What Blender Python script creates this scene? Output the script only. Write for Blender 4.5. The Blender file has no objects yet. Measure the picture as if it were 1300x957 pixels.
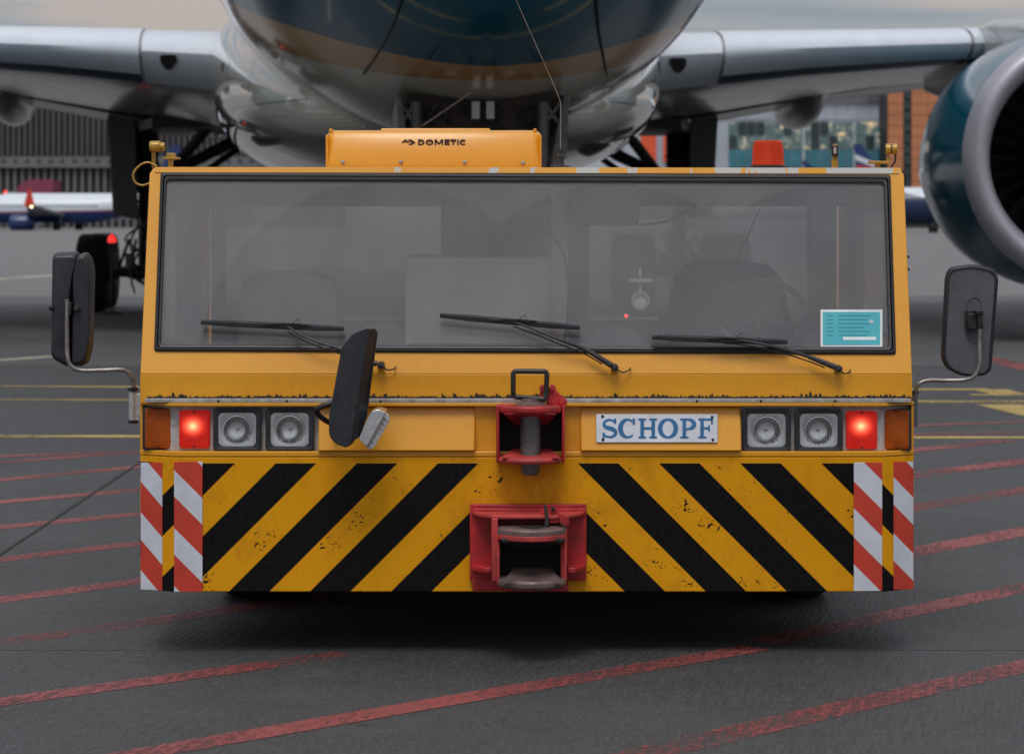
import bpy, bmesh, math, random
from mathutils import Vector, Matrix
from mathutils.bvhtree import BVHTree
R = math.radians
random.seed(7)
scene = bpy.context.scene
COL = scene.collection
F = 3430.0      # focal length in photograph pixels (1300 wide)
HZ = 276.0      # horizon row
CH = 1.7        # camera height

# ------------------------------------------------------------------ camera
cam_d = bpy.data.cameras.new("camera")
cam = bpy.data.objects.new("camera", cam_d)
COL.objects.link(cam)
cam.location = (0, 0, CH)
cam.rotation_euler = (R(90), 0, 0)
cam_d.sensor_width = 36
cam_d.lens = F / 1300 * 36
cam_d.shift_y = -(478.5 - HZ) / 1300
cam_d.clip_start = 0.1
cam_d.clip_end = 6000
cam_d.dof.use_dof = True
cam_d.dof.focus_distance = 10.6
cam_d.dof.aperture_fstop = 5.6
scene.camera = cam

# ------------------------------------------------------------------ world: overcast evening sky
world = bpy.data.worlds.new("World")
scene.world = world
world.use_nodes = True
wn = world.node_tree.nodes
wl = world.node_tree.links
wn.clear()
SUN_EL, SUN_AZ = R(61), R(190)
sky = wn.new("ShaderNodeTexSky")
sky.sky_type = 'NISHITA'
sky.sun_disc = False
sky.sun_elevation = SUN_EL
sky.sun_rotation = SUN_AZ
tc = wn.new("ShaderNodeTexCoord")
mp = wn.new("ShaderNodeMapping")
mp.inputs['Scale'].default_value = (1.0, 1.0, 7.0)
wl.new(tc.outputs['Generated'], mp.inputs[0])
nz = wn.new("ShaderNodeTexNoise")
nz.inputs['Scale'].default_value = 5.5
nz.inputs['Detail'].default_value = 5
nz.inputs['Roughness'].default_value = 0.5
nz.inputs['Distortion'].default_value = 0.6
wl.new(mp.outputs[0], nz.inputs['Vector'])
cr = wn.new("ShaderNodeValToRGB")
cr.color_ramp.elements[0].position = 0.40
cr.color_ramp.elements[0].color = (3.3, 3.75, 4.3, 1)
cr.color_ramp.elements[1].position = 0.60
cr.color_ramp.elements[1].color = (6.2, 5.3, 4.9, 1)
e = cr.color_ramp.elements.new(0.5)
e.color = (4.1, 4.4, 4.85, 1)
wl.new(nz.outputs['Fac'], cr.inputs[0])
mx = wn.new("ShaderNodeMix")
mx.data_type = 'RGBA'
mx.inputs[0].default_value = 0.88
wl.new(sky.outputs[0], mx.inputs[6])
wl.new(cr.outputs[0], mx.inputs[7])
bg = wn.new("ShaderNodeBackground")
bg.inputs['Strength'].default_value = 0.098
# overcast sky: brighter overhead than at the horizon
sxyz = wn.new("ShaderNodeSeparateXYZ"); wl.new(tc.outputs['Generated'], sxyz.inputs[0])
mr = wn.new("ShaderNodeMapRange"); mr.inputs[1].default_value = 0.0; mr.inputs[2].default_value = 1.0
mr.inputs[3].default_value = 0.78; mr.inputs[4].default_value = 2.1
wl.new(sxyz.outputs[2], mr.inputs[0])
vm = wn.new("ShaderNodeVectorMath"); vm.operation = 'SCALE'
wl.new(mx.outputs[2], vm.inputs[0]); wl.new(mr.outputs[0], vm.inputs['Scale'])
wl.new(vm.outputs[0], bg.inputs['Color'])
wo = wn.new("ShaderNodeOutputWorld")
wl.new(bg.outputs[0], wo.inputs[0])

# ------------------------------------------------------------------ sun (diffuse, behind the camera)
sd = bpy.data.lights.new("sun", 'SUN')
sd.energy = 1.55
sd.angle = R(24)
sd.color = (1.0, 0.97, 0.93)
sun = bpy.data.objects.new("sun", sd)
COL.objects.link(sun)
sv = Vector((math.sin(SUN_AZ) * math.cos(SUN_EL), math.cos(SUN_AZ) * math.cos(SUN_EL), math.sin(SUN_EL)))
sun.rotation_euler = sv.to_track_quat('Z', 'Y').to_euler()
sun.location = (0, -5, 20)

vs = scene.view_settings
vs.view_transform = 'Standard'
vs.look = 'None'
vs.exposure = -0.08
vs.gamma = 1.0
vs.use_curve_mapping = False

# ------------------------------------------------------------------ helpers
def W(px, py, Y):
    return Vector(((px - 650) / F * Y, Y, CH + (HZ - py) / F * Y))

def G(px, py, z=0.0):
    Y = (CH - z) * F / (py - HZ)
    return Vector(((px - 650) / F * Y, Y, z))

def X_(px, Y): return (px - 650) / F * Y
def Z_(py, Y): return CH + (HZ - py) / F * Y

OFF = {}
def empty(name, loc, label, cat, group=None, rz=0.0, worldverts=True):
    o = bpy.data.objects.new(name, None)
    COL.objects.link(o)
    o.location = loc
    o.rotation_euler = (0, 0, rz)
    o.empty_display_size = 0.2
    o['label'] = label
    o['category'] = cat
    if group: o['group'] = group
    OFF[o.name] = Vector(loc) if worldverts else Vector((0, 0, 0))
    return o

def rootoff(o):
    while o is not None and o.parent is not None: o = o.parent
    if o is None: return Vector((0, 0, 0))
    return OFF.get(o.name, Vector((0, 0, 0)))

class B:
    def __init__(s): s.v = []; s.f = []; s.m = []; s.pc = []
    def add(s, vs_, fs, mi=0):
        n = len(s.v)
        s.pc.append((len(s.v), len(vs_), len(s.f), len(fs)))
        s.v += [Vector(a) for a in vs_]
        s.f += [tuple(i + n for i in f) for f in fs]
        s.m += [mi] * len(fs)
        return s
    def box(s, a, b, mi=0):
        x0, y0, z0 = a; x1, y1, z1 = b
        x0, x1 = min(x0, x1), max(x0, x1); y0, y1 = min(y0, y1), max(y0, y1); z0, z1 = min(z0, z1), max(z0, z1)
        return s.add([(x0,y0,z0),(x1,y0,z0),(x1,y1,z0),(x0,y1,z0),(x0,y0,z1),(x1,y0,z1),(x1,y1,z1),(x0,y1,z1)],
                     [(0,3,2,1),(4,5,6,7),(0,1,5,4),(1,2,6,5),(2,3,7,6),(3,0,4,7)], mi)
    def pbox(s, px0, py0, px1, py1, Y0, Y1, mi=0):
        """box whose front face fills a pixel rectangle at depth Y0"""
        return s.box((X_(px0, Y0), Y0, Z_(py1, Y0)), (X_(px1, Y0), Y1, Z_(py0, Y0)), mi)
    def hexa(s, fr, bk, mi=0):
        """front loop (any count, anticlockwise seen from -Y) and back loop"""
        n = len(fr)
        fs = [tuple(range(n)), tuple(range(2 * n - 1, n - 1, -1))]
        for i in range(n):
            j = (i + 1) % n
            fs.append((j, i, n + i, n + j))
        return s.add(list(fr) + list(bk), fs, mi)
    def prism(s, pts, y0, y1, mi=0):
        """pts: (x,z) list, extruded from y0 (front) to y1"""
        a = 0
        for i in range(len(pts)):
            x0, z0 = pts[i]; x1, z1 = pts[(i + 1) % len(pts)]
            a += x0 * z1 - x1 * z0
        if a < 0: pts = pts[::-1]
        return s.hexa([(x, y0, z) for x, z in pts], [(x, y1, z) for x, z in pts], mi)
    def pprism(s, pp, Y0, Y1, mi=0):
        return s.prism([(X_(x, Y0), Z_(y, Y0)) for x, y in pp], Y0, Y1, mi)
    def vprism(s, pts, z0, z1, mi=0):
        """pts: (x,y) plan polygon extruded in z"""
        n = len(pts)
        a = sum(pts[i][0] * pts[(i+1) % n][1] - pts[(i+1) % n][0] * pts[i][1] for i in range(n))
        if a < 0: pts = pts[::-1]
        fs = [tuple(range(n - 1, -1, -1)), tuple(range(n, 2 * n))]
        for i in range(n):
            j = (i + 1) % n
            fs.append((i, j, n + j, n + i))
        return s.add([(x, y, z0) for x, y in pts] + [(x, y, z1) for x, y in pts], fs, mi)
    def ring(s, outer, inner, d, mi=0):
        """frame between two matching 3D loops, thickened by vector d (towards the back)"""
        n = len(outer); d = Vector(d)
        vv = [Vector(p) for p in outer] + [Vector(p) for p in inner] + [Vector(p) + d for p in outer] + [Vector(p) + d for p in inner]
        fs = []
        for i in range(n):
            j = (i + 1) % n
            fs += [(i, j, n + j, n + i), (2*n+j, 2*n+i, 3*n+i, 3*n+j), (j, i, 2*n+i, 2*n+j), (n+i, n+j, 3*n+j, 3*n+i)]
        return s.add(vv, fs, mi)
    def rings(s, rr, closed=True, cap=True, mi=0):
        n = len(rr[0]); vv = []; fs = []
        for r in rr: vv += list(r)
        for k in range(len(rr) - 1):
            for i in range(n if closed else n - 1):
                j = (i + 1) % n
                fs.append((k*n+i, k*n+j, (k+1)*n+j, (k+1)*n+i))
        if cap:
            fs.append(tuple(range(n - 1, -1, -1)))
            fs.append(tuple((len(rr) - 1) * n + i for i in range(n)))
        return s.add(vv, fs, mi)
    def tube(s, pts, r, n=10, mi=0, sy=1.0):
        pts = [Vector(p) for p in pts]
        rr = []
        up = None
        for i, p in enumerate(pts):
            t = (pts[min(i + 1, len(pts) - 1)] - pts[max(i - 1, 0)]).normalized()
            if up is None:
                up = Vector((0, 1, 0)) if abs(t.y) < 0.9 else Vector((0, 0, 1))
            a = t.cross(up).normalized()
            b = a.cross(t).normalized()
            up = b
            ri = r[i] if isinstance(r, (list, tuple)) else r
            rr.append([p + a * math.cos(2*math.pi*k/n) * ri + b * math.sin(2*math.pi*k/n) * ri * sy for k in range(n)])
        return s.rings(rr, mi=mi)
    def lathe(s, prof, c, axis='y', n=32, mi=0, cap=False):
        """prof: (r, t) with t along the axis"""
        c = Vector(c); rr = []
        for r, t in prof:
            L = []
            for k in range(n):
                a = 2 * math.pi * k / n
                u, v = r * math.cos(a), r * math.sin(a)
                if axis == 'y': L.append(c + Vector((u, t, v)))
                elif axis == 'z': L.append(c + Vector((u, v, t)))
                else: L.append(c + Vector((t, u, v)))
            rr.append(L)
        return s.rings(rr, cap=cap, mi=mi)
    def build_each(s, name, mat, parent=None, **k):
        """every shape added becomes an object of its own"""
        out = []
        for (v0, nv, f0, nf) in s.pc:
            t = B(); t.v = s.v[v0:v0 + nv]; t.f = [tuple(i - v0 for i in f) for f in s.f[f0:f0 + nf]]; t.m = s.m[f0:f0 + nf]
            out.append(t.build(name, mat, parent, **k))
        return out
    def build(s, name, mat, parent=None, smooth=True, bevel=0.0, seg=2, label=None, kind=None, ang=35, recalc=True):
        off = rootoff(parent)
        me = bpy.data.meshes.new(name)
        me.from_pydata([v - off for v in s.v], [], s.f)
        mats = mat if isinstance(mat, (list, tuple)) else [mat]
        for m in mats: me.materials.append(m)
        if len(mats) > 1:
            for p, i in zip(me.polygons, s.m): p.material_index = i
        if recalc:
            bm = bmesh.new(); bm.from_mesh(me)
            bmesh.ops.recalc_face_normals(bm, faces=bm.faces)
            bm.to_mesh(me); bm.free()
        if smooth:
            me.shade_smooth()
            me.set_sharp_from_angle(angle=R(ang))
        me.update()
        o = bpy.data.objects.new(name, me)
        COL.objects.link(o)
        if parent is not None: o.parent = parent
        if bevel > 0:
            b = o.modifiers.new('bevel', 'BEVEL'); b.width = bevel; b.segments = seg; b.limit_method = 'ANGLE'; b.angle_limit = R(35)
            b.harden_normals = False
        if label: o['label'] = label
        if kind: o['kind'] = kind
        return o

def share(src, parent, loc=None, name=None):
    c = src.copy(); COL.objects.link(c); c.parent = parent
    if loc is not None: c.location = loc
    return c

def smooth_path(pts, n=6):
    """Catmull-Rom through points"""
    P = [Vector(p) for p in pts]; P = [P[0]] + P + [P[-1]]; out = []
    for i in range(1, len(P) - 2):
        for k in range(n):
            t = k / n
            out.append(0.5 * ((2*P[i]) + (-P[i-1] + P[i+1])*t + (2*P[i-1] - 5*P[i] + 4*P[i+1] - P[i+2])*t*t + (-P[i-1] + 3*P[i] - 3*P[i+1] + P[i+2])*t**3))
    out.append(P[-2]); return out

def rrect(cx, cz, w, h, r, n=5):
    out = []
    for (sx, sz, a0) in ((1, 1, 0), (-1, 1, 90), (-1, -1, 180), (1, -1, 270)):
        for k in range(n + 1):
            a = R(a0 + 90 * k / n)
            out.append((cx + sx * (w / 2 - r) + r * math.cos(a), cz + sz * (h / 2 - r) + r * math.sin(a)))
    return out

def prr(px0, py0, px1, py1, Y, rpx=5, n=5):
    w = (px1 - px0) / F * Y; h = (py1 - py0) / F * Y
    return rrect(X_((px0 + px1) / 2, Y), Z_((py0 + py1) / 2, Y), w, h, rpx / F * Y, n)

# ------------------------------------------------------------------ node material helpers
def newmat(name):
    m = bpy.data.materials.new(name); m.use_nodes = True
    nt = m.node_tree
    return m, nt, nt.nodes['Principled BSDF']

def nmath(nt, op, a, b=None, c=None):
    n = nt.nodes.new('ShaderNodeMath'); n.operation = op
    for i, v in enumerate((a, b, c)):
        if v is None: continue
        if isinstance(v, (int, float)): n.inputs[i].default_value = v
        else: nt.links.new(v, n.inputs[i])
    return n.outputs[0]

def nmix(nt, f, a, b):
    n = nt.nodes.new('ShaderNodeMix'); n.data_type = 'RGBA'
    for i, v in ((0, f), (6, a), (7, b)):
        if isinstance(v, (int, float)): n.inputs[i].default_value = v
        elif isinstance(v, (tuple, list)): n.inputs[i].default_value = (*v[:3], 1)
        else: nt.links.new(v, n.inputs[i])
    return n.outputs[2]

def noise(nt, scale, detail=4, rough=0.5, vec=None, dist=0.0, mapscale=None, rot=None):
    t = nt.nodes.new('ShaderNodeTexNoise')
    t.inputs['Scale'].default_value = scale; t.inputs['Detail'].default_value = detail
    t.inputs['Roughness'].default_value = rough; t.inputs['Distortion'].default_value = dist
    if vec is None: vec = nt.nodes.new('ShaderNodeTexCoord').outputs['Object']
    if mapscale is not None or rot is not None:
        m = nt.nodes.new('ShaderNodeMapping')
        if mapscale is not None: m.inputs['Scale'].default_value = mapscale
        if rot is not None: m.inputs['Rotation'].default_value = rot
        nt.links.new(vec, m.inputs[0]); vec = m.outputs[0]
    nt.links.new(vec, t.inputs['Vector'])
    return t.outputs['Fac']

def ramp(nt, f, lo, hi):
    n = nt.nodes.new('ShaderNodeMapRange')
    n.inputs[1].default_value = lo; n.inputs[2].default_value = hi
    nt.links.new(f, n.inputs[0]); return n.outputs[0]

def bump(nt, bs, h, strength, dist=0.01):
    b = nt.nodes.new('ShaderNodeBump'); b.inputs['Strength'].default_value = strength; b.inputs['Distance'].default_value = dist
    nt.links.new(h, b.inputs['Height']); nt.links.new(b.outputs[0], bs.inputs['Normal'])

def plain(name, col, rough=0.5, metal=0.0, coat=0.0, var=0.15, vscale=6.0, dirt=None, dirtamt=0.0, bmp=0.0, emis=None, estr=0.0, rv=0.12, ds=14.0):
    m, nt, bs = newmat(name)
    bs.inputs['Roughness'].default_value = rough; bs.inputs['Metallic'].default_value = metal
    bs.inputs['Coat Weight'].default_value = coat; bs.inputs['Coat Roughness'].default_value = 0.12
    f = noise(nt, vscale, 5, 0.6)
    c = nmix(nt, ramp(nt, f, 0.3, 0.7), tuple(x * (1 - var) for x in col), tuple(min(1, x * (1 + var)) for x in col))
    if dirt is not None:
        g = noise(nt, ds, 8, 0.7)
        c = nmix(nt, nmath(nt, 'MULTIPLY', ramp(nt, g, 0.55, 0.72), dirtamt), c, dirt)
    nt.links.new(c, bs.inputs['Base Color'])
    r = nmath(nt, 'ADD', nmath(nt, 'MULTIPLY', nmath(nt, 'SUBTRACT', f, 0.5), rv * 2), rough)
    nt.links.new(r, bs.inputs['Roughness'])
    if bmp > 0: bump(nt, bs, noise(nt, vscale * 8, 6, 0.7), bmp, 0.002)
    if emis: bs.inputs['Emission Color'].default_value = (*emis, 1); bs.inputs['Emission Strength'].default_value = estr
    return m

def xyz(nt):
    s = nt.nodes.new('ShaderNodeSeparateXYZ')
    tcx = nt.nodes.new('ShaderNodeTexCoord')
    nt.links.new(tcx.outputs['Object'], s.inputs[0])
    return s.outputs[0], s.outputs[1], s.outputs[2], tcx.outputs['Object']

YEL = (0.77, 0.335, 0.006)
TUG = Vector((X_(669, 10.5), 13.2, 0))
PXM = 10.5 / F   # metres per photograph pixel on the bumper plane

CHIPS = [(262,738,14),(272,730,8),(335,690,12),(345,678,9),(450,662,14),(425,690,8),(410,695,5),(548,708,8),(540,716,5),(605,622,5),(632,608,10),(862,634,10),(872,644,14),(900,668,12),(768,660,9),(755,652,8),(832,715,13),(862,722,8),(875,742,9),(935,742,14),(985,745,10),(960,738,6),(750,725,11),(915,593,4),(800,594,4),(1080,652,7),(500,606,4),(590,640,5),(1000,650,6),(700,745,9),(620,748,8)]
def yellow(name, stripes=False, chips=0.0, chipscale=22, topchip=False, gloss=0.38):
    m, nt, bs = newmat(name)
    x, y, z, vec = xyz(nt)
    f = noise(nt, 2.2, 5, 0.6)
    f2 = noise(nt, 60, 4, 0.7)
    streak = noise(nt, 5, 6, 0.7, mapscale=(9, 9, 0.8))
    c = nmix(nt, ramp(nt, f, 0.3, 0.75), (YEL[0]*0.93, YEL[1]*0.90, YEL[2]), (YEL[0]*1.0, YEL[1]*1.05, YEL[2]*1.4))
    c = nmix(nt, nmath(nt, 'MULTIPLY', ramp(nt, streak, 0.5, 0.8), 0.16), c, (0.30, 0.14, 0.02))
    c = nmix(nt, nmath(nt, 'MULTIPLY', ramp(nt, f2, 0.62, 0.8), 0.35), c, (0.25, 0.12, 0.02))
    if stripes:
        # u = |dx| mirrored diagonal bands; z measured down from the top of the painted field
        dx = nmath(nt, 'ABSOLUTE', nmath(nt, 'SUBTRACT', x, X_(670.5, 10.5) - TUG.x))
        zt = Z_(588, 10.5)
        dz = nmath(nt, 'SUBTRACT', zt, z)
        u = nmath(nt, 'ADD', nmath(nt, 'MULTIPLY', dx, -1), dz)       # u relative to 670.5
        u = nmath(nt, 'ADD', u, (670.5 - 247) * PXM)                  # 0 at stripe a start
        per = 103 * PXM
        fr = nmath(nt, 'DIVIDE', nmath(nt, 'ADD', u, per * 10), per)
        fr = nmath(nt, 'FRACT', fr)
        w = nmath(nt, 'LESS_THAN', fr, 0.5)
        w = nmath(nt, 'MULTIPLY', w, nmath(nt, 'GREATER_THAN', dz, 0.0))
        inner = nmath(nt, 'MULTIPLY', nmath(nt, 'LESS_THAN', dx, 72 * PXM), nmath(nt, 'GREATER_THAN', u, (650 - 247) * PXM))
        w = nmath(nt, 'MULTIPLY', w, nmath(nt, 'SUBTRACT', 1.0, inner))
        edge = noise(nt, 400, 3, 0.8)
        c = nmix(nt, w, c, nmix(nt, ramp(nt, f2, 0.35, 0.75), (0.004, 0.0035, 0.004), (0.014, 0.012, 0.011)))
    if chips > 0:
        g = noise(nt, chipscale, 9, 0.72, dist=0.4)
        reg = noise(nt, 2.1, 2, 0.5)
        th = nmath(nt, 'SUBTRACT', 0.86, nmath(nt, 'MULTIPLY', ramp(nt, reg, 0.45, 0.85), chips * 0.8))
        acc = None
        for (cx_, cy_, cr_) in (CHIPS if stripes else []):
            vd = nt.nodes.new('ShaderNodeVectorMath'); vd.operation = 'DISTANCE'
            nt.links.new(vec, vd.inputs[0]); vd.inputs[1].default_value = (X_(cx_, 10.5) - TUG.x, 10.5 - TUG.y, Z_(cy_, 10.5))
            t_ = nmath(nt, 'SUBTRACT', 1.0, nmath(nt, 'DIVIDE', vd.outputs['Value'], cr_ * 1.25 * PXM))
            acc = t_ if acc is None else nmath(nt, 'MAXIMUM', acc, t_)
        if acc is not None:
            gc = noise(nt, 34, 3, 0.55, dist=1.8, mapscale=(1, 1, 1.5), rot=(0, R(35), 0))
            clus = nmath(nt, 'GREATER_THAN', nmath(nt, 'ADD', gc, nmath(nt, 'MULTIPLY', nmath(nt, 'MAXIMUM', acc, -1.0), 0.13)), 0.67)
            # grease and brown grime round the couplings
            gm = nmath(nt, 'SUBTRACT', 1.0, nmath(nt, 'DIVIDE', nmath(nt, 'ABSOLUTE', nmath(nt, 'SUBTRACT', x, X_(670.5, 10.5) - TUG.x)), 0.34))
            gn = noise(nt, 9, 8, 0.72, mapscale=(1, 1, 0.7))
            c = nmix(nt, nmath(nt, 'MULTIPLY', ramp(nt, nmath(nt, 'ADD', gn, nmath(nt, 'MULTIPLY', nmath(nt, 'MAXIMUM', gm, 0.0), 0.16)), 0.52, 0.78), nmath(nt, 'MULTIPLY', nmath(nt, 'SUBTRACT', 1.0, w), 0.42)), c, (0.16, 0.07, 0.012))
        gf = noise(nt, 55, 5, 0.65, dist=1.2, mapscale=(1, 1, 0.6)); rg = noise(nt, 3.7, 3, 0.6)
        cm = nmath(nt, 'MAXIMUM', nmath(nt, 'GREATER_THAN', g, th), nmath(nt, 'MULTIPLY', nmath(nt, 'GREATER_THAN', gf, 0.655), nmath(nt, 'GREATER_THAN', rg, 0.57)))
        c = nmix(nt, cm, c, (0.018, 0.014, 0.012))
        if acc is not None: c = nmix(nt, clus, c, (0.020, 0.013, 0.010))
        # scraped lower edge
        ez = nmath(nt, 'SUBTRACT', z, Z_(751, 10.5))
        g2 = noise(nt, 30, 8, 0.75, mapscale=(1, 1, 0.5))
        em = nmath(nt, 'GREATER_THAN', nmath(nt, 'SUBTRACT', g2, nmath(nt, 'MULTIPLY', ez, 4.5)), 0.60)
        c = nmix(nt, em, c, (0.03, 0.022, 0.016))
        bump(nt, bs, nmath(nt, 'SUBTRACT', 1.0, cm), 0.25, 0.001)
    if topchip:
        g = noise(nt, 9, 6, 0.6, mapscale=(1, 0.2, 0.2))
        c = nmix(nt, nmath(nt, 'GREATER_THAN', nmath(nt, 'ADD', g, nmath(nt, 'MULTIPLY', x, 0.09)), 0.58), c, (0.50, 0.50, 0.46))
    nt.links.new(c, bs.inputs['Base Color'])
    bs.inputs['Coat Weight'].default_value = 0.03 if stripes else 0.4; bs.inputs['Coat Roughness'].default_value = 0.22; bs.inputs['Specular IOR Level'].default_value = 0.12 if stripes else 0.5
    nt.links.new(nmath(nt, 'ADD', nmath(nt, 'MULTIPLY', f, 0.25), gloss - 0.12), bs.inputs['Roughness'])
    return m

def redwhite(name, a_px, per_px, red_px):
    """diagonal red/white bands; a_px is the value of (py - px) where one red band starts"""
    m, nt, bs = newmat(name)
    x, y, z, vec = xyz(nt)
    # py - px in metres at bumper plane: py = 276 + (1.7-z)/PXM ; px = 650 + X/PXM
    pz = nmath(nt, 'SUBTRACT', CH + HZ * PXM, z)
    X = nmath(nt, 'ADD', x, TUG.x + 650 * PXM)
    v = nmath(nt, 'SUBTRACT', nmath(nt, 'SUBTRACT', pz, X), a_px * PXM - per_px * PXM * 20)
    fr = nmath(nt, 'FRACT', nmath(nt, 'DIVIDE', v, per_px * PXM))
    w = nmath(nt, 'LESS_THAN', fr, red_px / per_px)
    n1 = noise(nt, 30, 6, 0.6); n2 = noise(nt, 8, 5, 0.7)
    white = nmix(nt, ramp(nt, n2, 0.35, 0.8), (0.66, 0.70, 0.78), (0.50, 0.53, 0.58))
    red = nmix(nt, ramp(nt, n2, 0.35, 0.8), (0.60, 0.055, 0.028), (0.46, 0.045, 0.028))
    c = nmix(nt, w, white, red)
    c = nmix(nt, nmath(nt, 'MULTIPLY', ramp(nt, n1, 0.66, 0.76), 0.7), c, (0.22, 0.19, 0.17))
    nt.links.new(c, bs.inputs['Base Color'])
    bs.inputs['Roughness'].default_value = 0.35
    return m

M = {}
M['yellow'] = yellow('yellow_paint')
M['bumper'] = yellow('striped_bumper_paint', stripes=True, chips=0.24)
M['yellow_worn'] = yellow('worn_yellow_paint', chips=0.10)
M['roof_edge'] = yellow('chipped_roof_paint', topchip=True)
M['black_rubber'] = plain('black_rubber', (0.016, 0.017, 0.021), 0.42, var=0.3, dirt=(0.08, 0.08, 0.08), dirtamt=0.3)
M['black_plastic'] = plain('black_plastic', (0.022, 0.024, 0.030), 0.40, var=0.25, vscale=9, bmp=0.2, dirt=(0.09, 0.085, 0.08), dirtamt=0.35)
M['tyre'] = plain('tyre_rubber', (0.013, 0.013, 0.014), 0.85, var=0.3)
M['red_iron'] = plain('worn_red_iron', (0.40, 0.018, 0.024), 0.45, var=0.35, vscale=9, ds=7, dirt=(0.09, 0.035, 0.03), dirtamt=0.9, bmp=0.5)
M['red_light_iron'] = plain('chalky_red_iron', (0.46, 0.045, 0.042), 0.55, var=0.35, vscale=12, ds=9, dirt=(0.15, 0.08, 0.07), dirtamt=0.9, bmp=0.5)
M['greasy_iron'] = plain('greasy_bare_iron', (0.17, 0.12, 0.11), 0.42, metal=0.35, var=0.5, vscale=14, dirt=(0.20, 0.05, 0.05), dirtamt=0.5, bmp=0.6)
M['dark_iron'] = plain('dark_iron', (0.04, 0.038, 0.036), 0.4, metal=0.5, var=0.4, vscale=16, bmp=0.5)
M['pin_steel'] = plain('worn_pin_steel', (0.13, 0.12, 0.12), 0.4, metal=0.5, var=0.4, vscale=18, bmp=0.4, dirt=(0.03, 0.025, 0.025), dirtamt=0.8, ds=30)
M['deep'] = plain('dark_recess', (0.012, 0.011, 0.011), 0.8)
M['alu'] = plain('weathered_aluminium', (0.42, 0.42, 0.42), 0.4, metal=0.3, var=0.3, vscale=30, dirt=(0.10, 0.09, 0.08), dirtamt=0.7)
M['lamp_back'] = plain('grey_lamp_backing', (0.42, 0.40, 0.39), 0.5, var=0.2, vscale=25, dirt=(0.10, 0.08, 0.06), dirtamt=0.8, ds=30)
M['chrome'] = plain('lamp_reflector', (0.86, 0.87, 0.88), 0.27, metal=1.0, var=0.08, vscale=40)
M['steel_tube'] = plain('painted_steel_tube', (0.30, 0.28, 0.26), 0.35, metal=0.6, var=0.3, vscale=25, dirt=(0.12, 0.06, 0.03), dirtamt=0.8, ds=40)
M['mirror_back'] = plain('grey_mirror_back', (0.085, 0.092, 0.105), 0.5, var=0.2, vscale=8, bmp=0.2, dirt=(0.14, 0.14, 0.14), dirtamt=0.4)
M['plate_white'] = plain('enamel_plate', (0.62, 0.65, 0.72), 0.25, var=0.12, vscale=10, dirt=(0.45, 0.25, 0.25), dirtamt=0.5, ds=9)
M['blue_paint'] = plain('blue_letter_enamel', (0.018, 0.13, 0.30), 0.3, var=0.15)
M['black_print'] = plain('black_print', (0.02, 0.022, 0.03), 0.4)
M['interior'] = plain('cab_lining', (0.40, 0.39, 0.37), 0.7, var=0.1)
M['interior_dark'] = plain('dark_cab_lining', (0.05, 0.052, 0.06), 0.6)
M['interior_light'] = plain('light_cabinet', (0.60, 0.63, 0.62), 0.6, var=0.08)
M['beige'] = plain('beige_cab_trim', (0.46, 0.33, 0.25), 0.7)
M['seat'] = plain('seat_fabric', (0.028, 0.030, 0.036), 0.9)
M['orange_cloth'] = plain('orange_jacket_cloth', (0.50, 0.15, 0.07), 0.8)
M['teal_card'] = plain('teal_permit_card', (0.06, 0.42, 0.50), 0.4, var=0.12)
M['teal_ink'] = plain('teal_ink', (0.03, 0.24, 0.30), 0.5)
M['white_card'] = plain('white_card', (0.72, 0.78, 0.78), 0.4)
M['brass'] = plain('yellowed_lamp_paint', (0.42, 0.25, 0.04), 0.35, metal=0.2, var=0.3, vscale=40, dirt=(0.12, 0.07, 0.02), dirtamt=0.8, ds=60)

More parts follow.
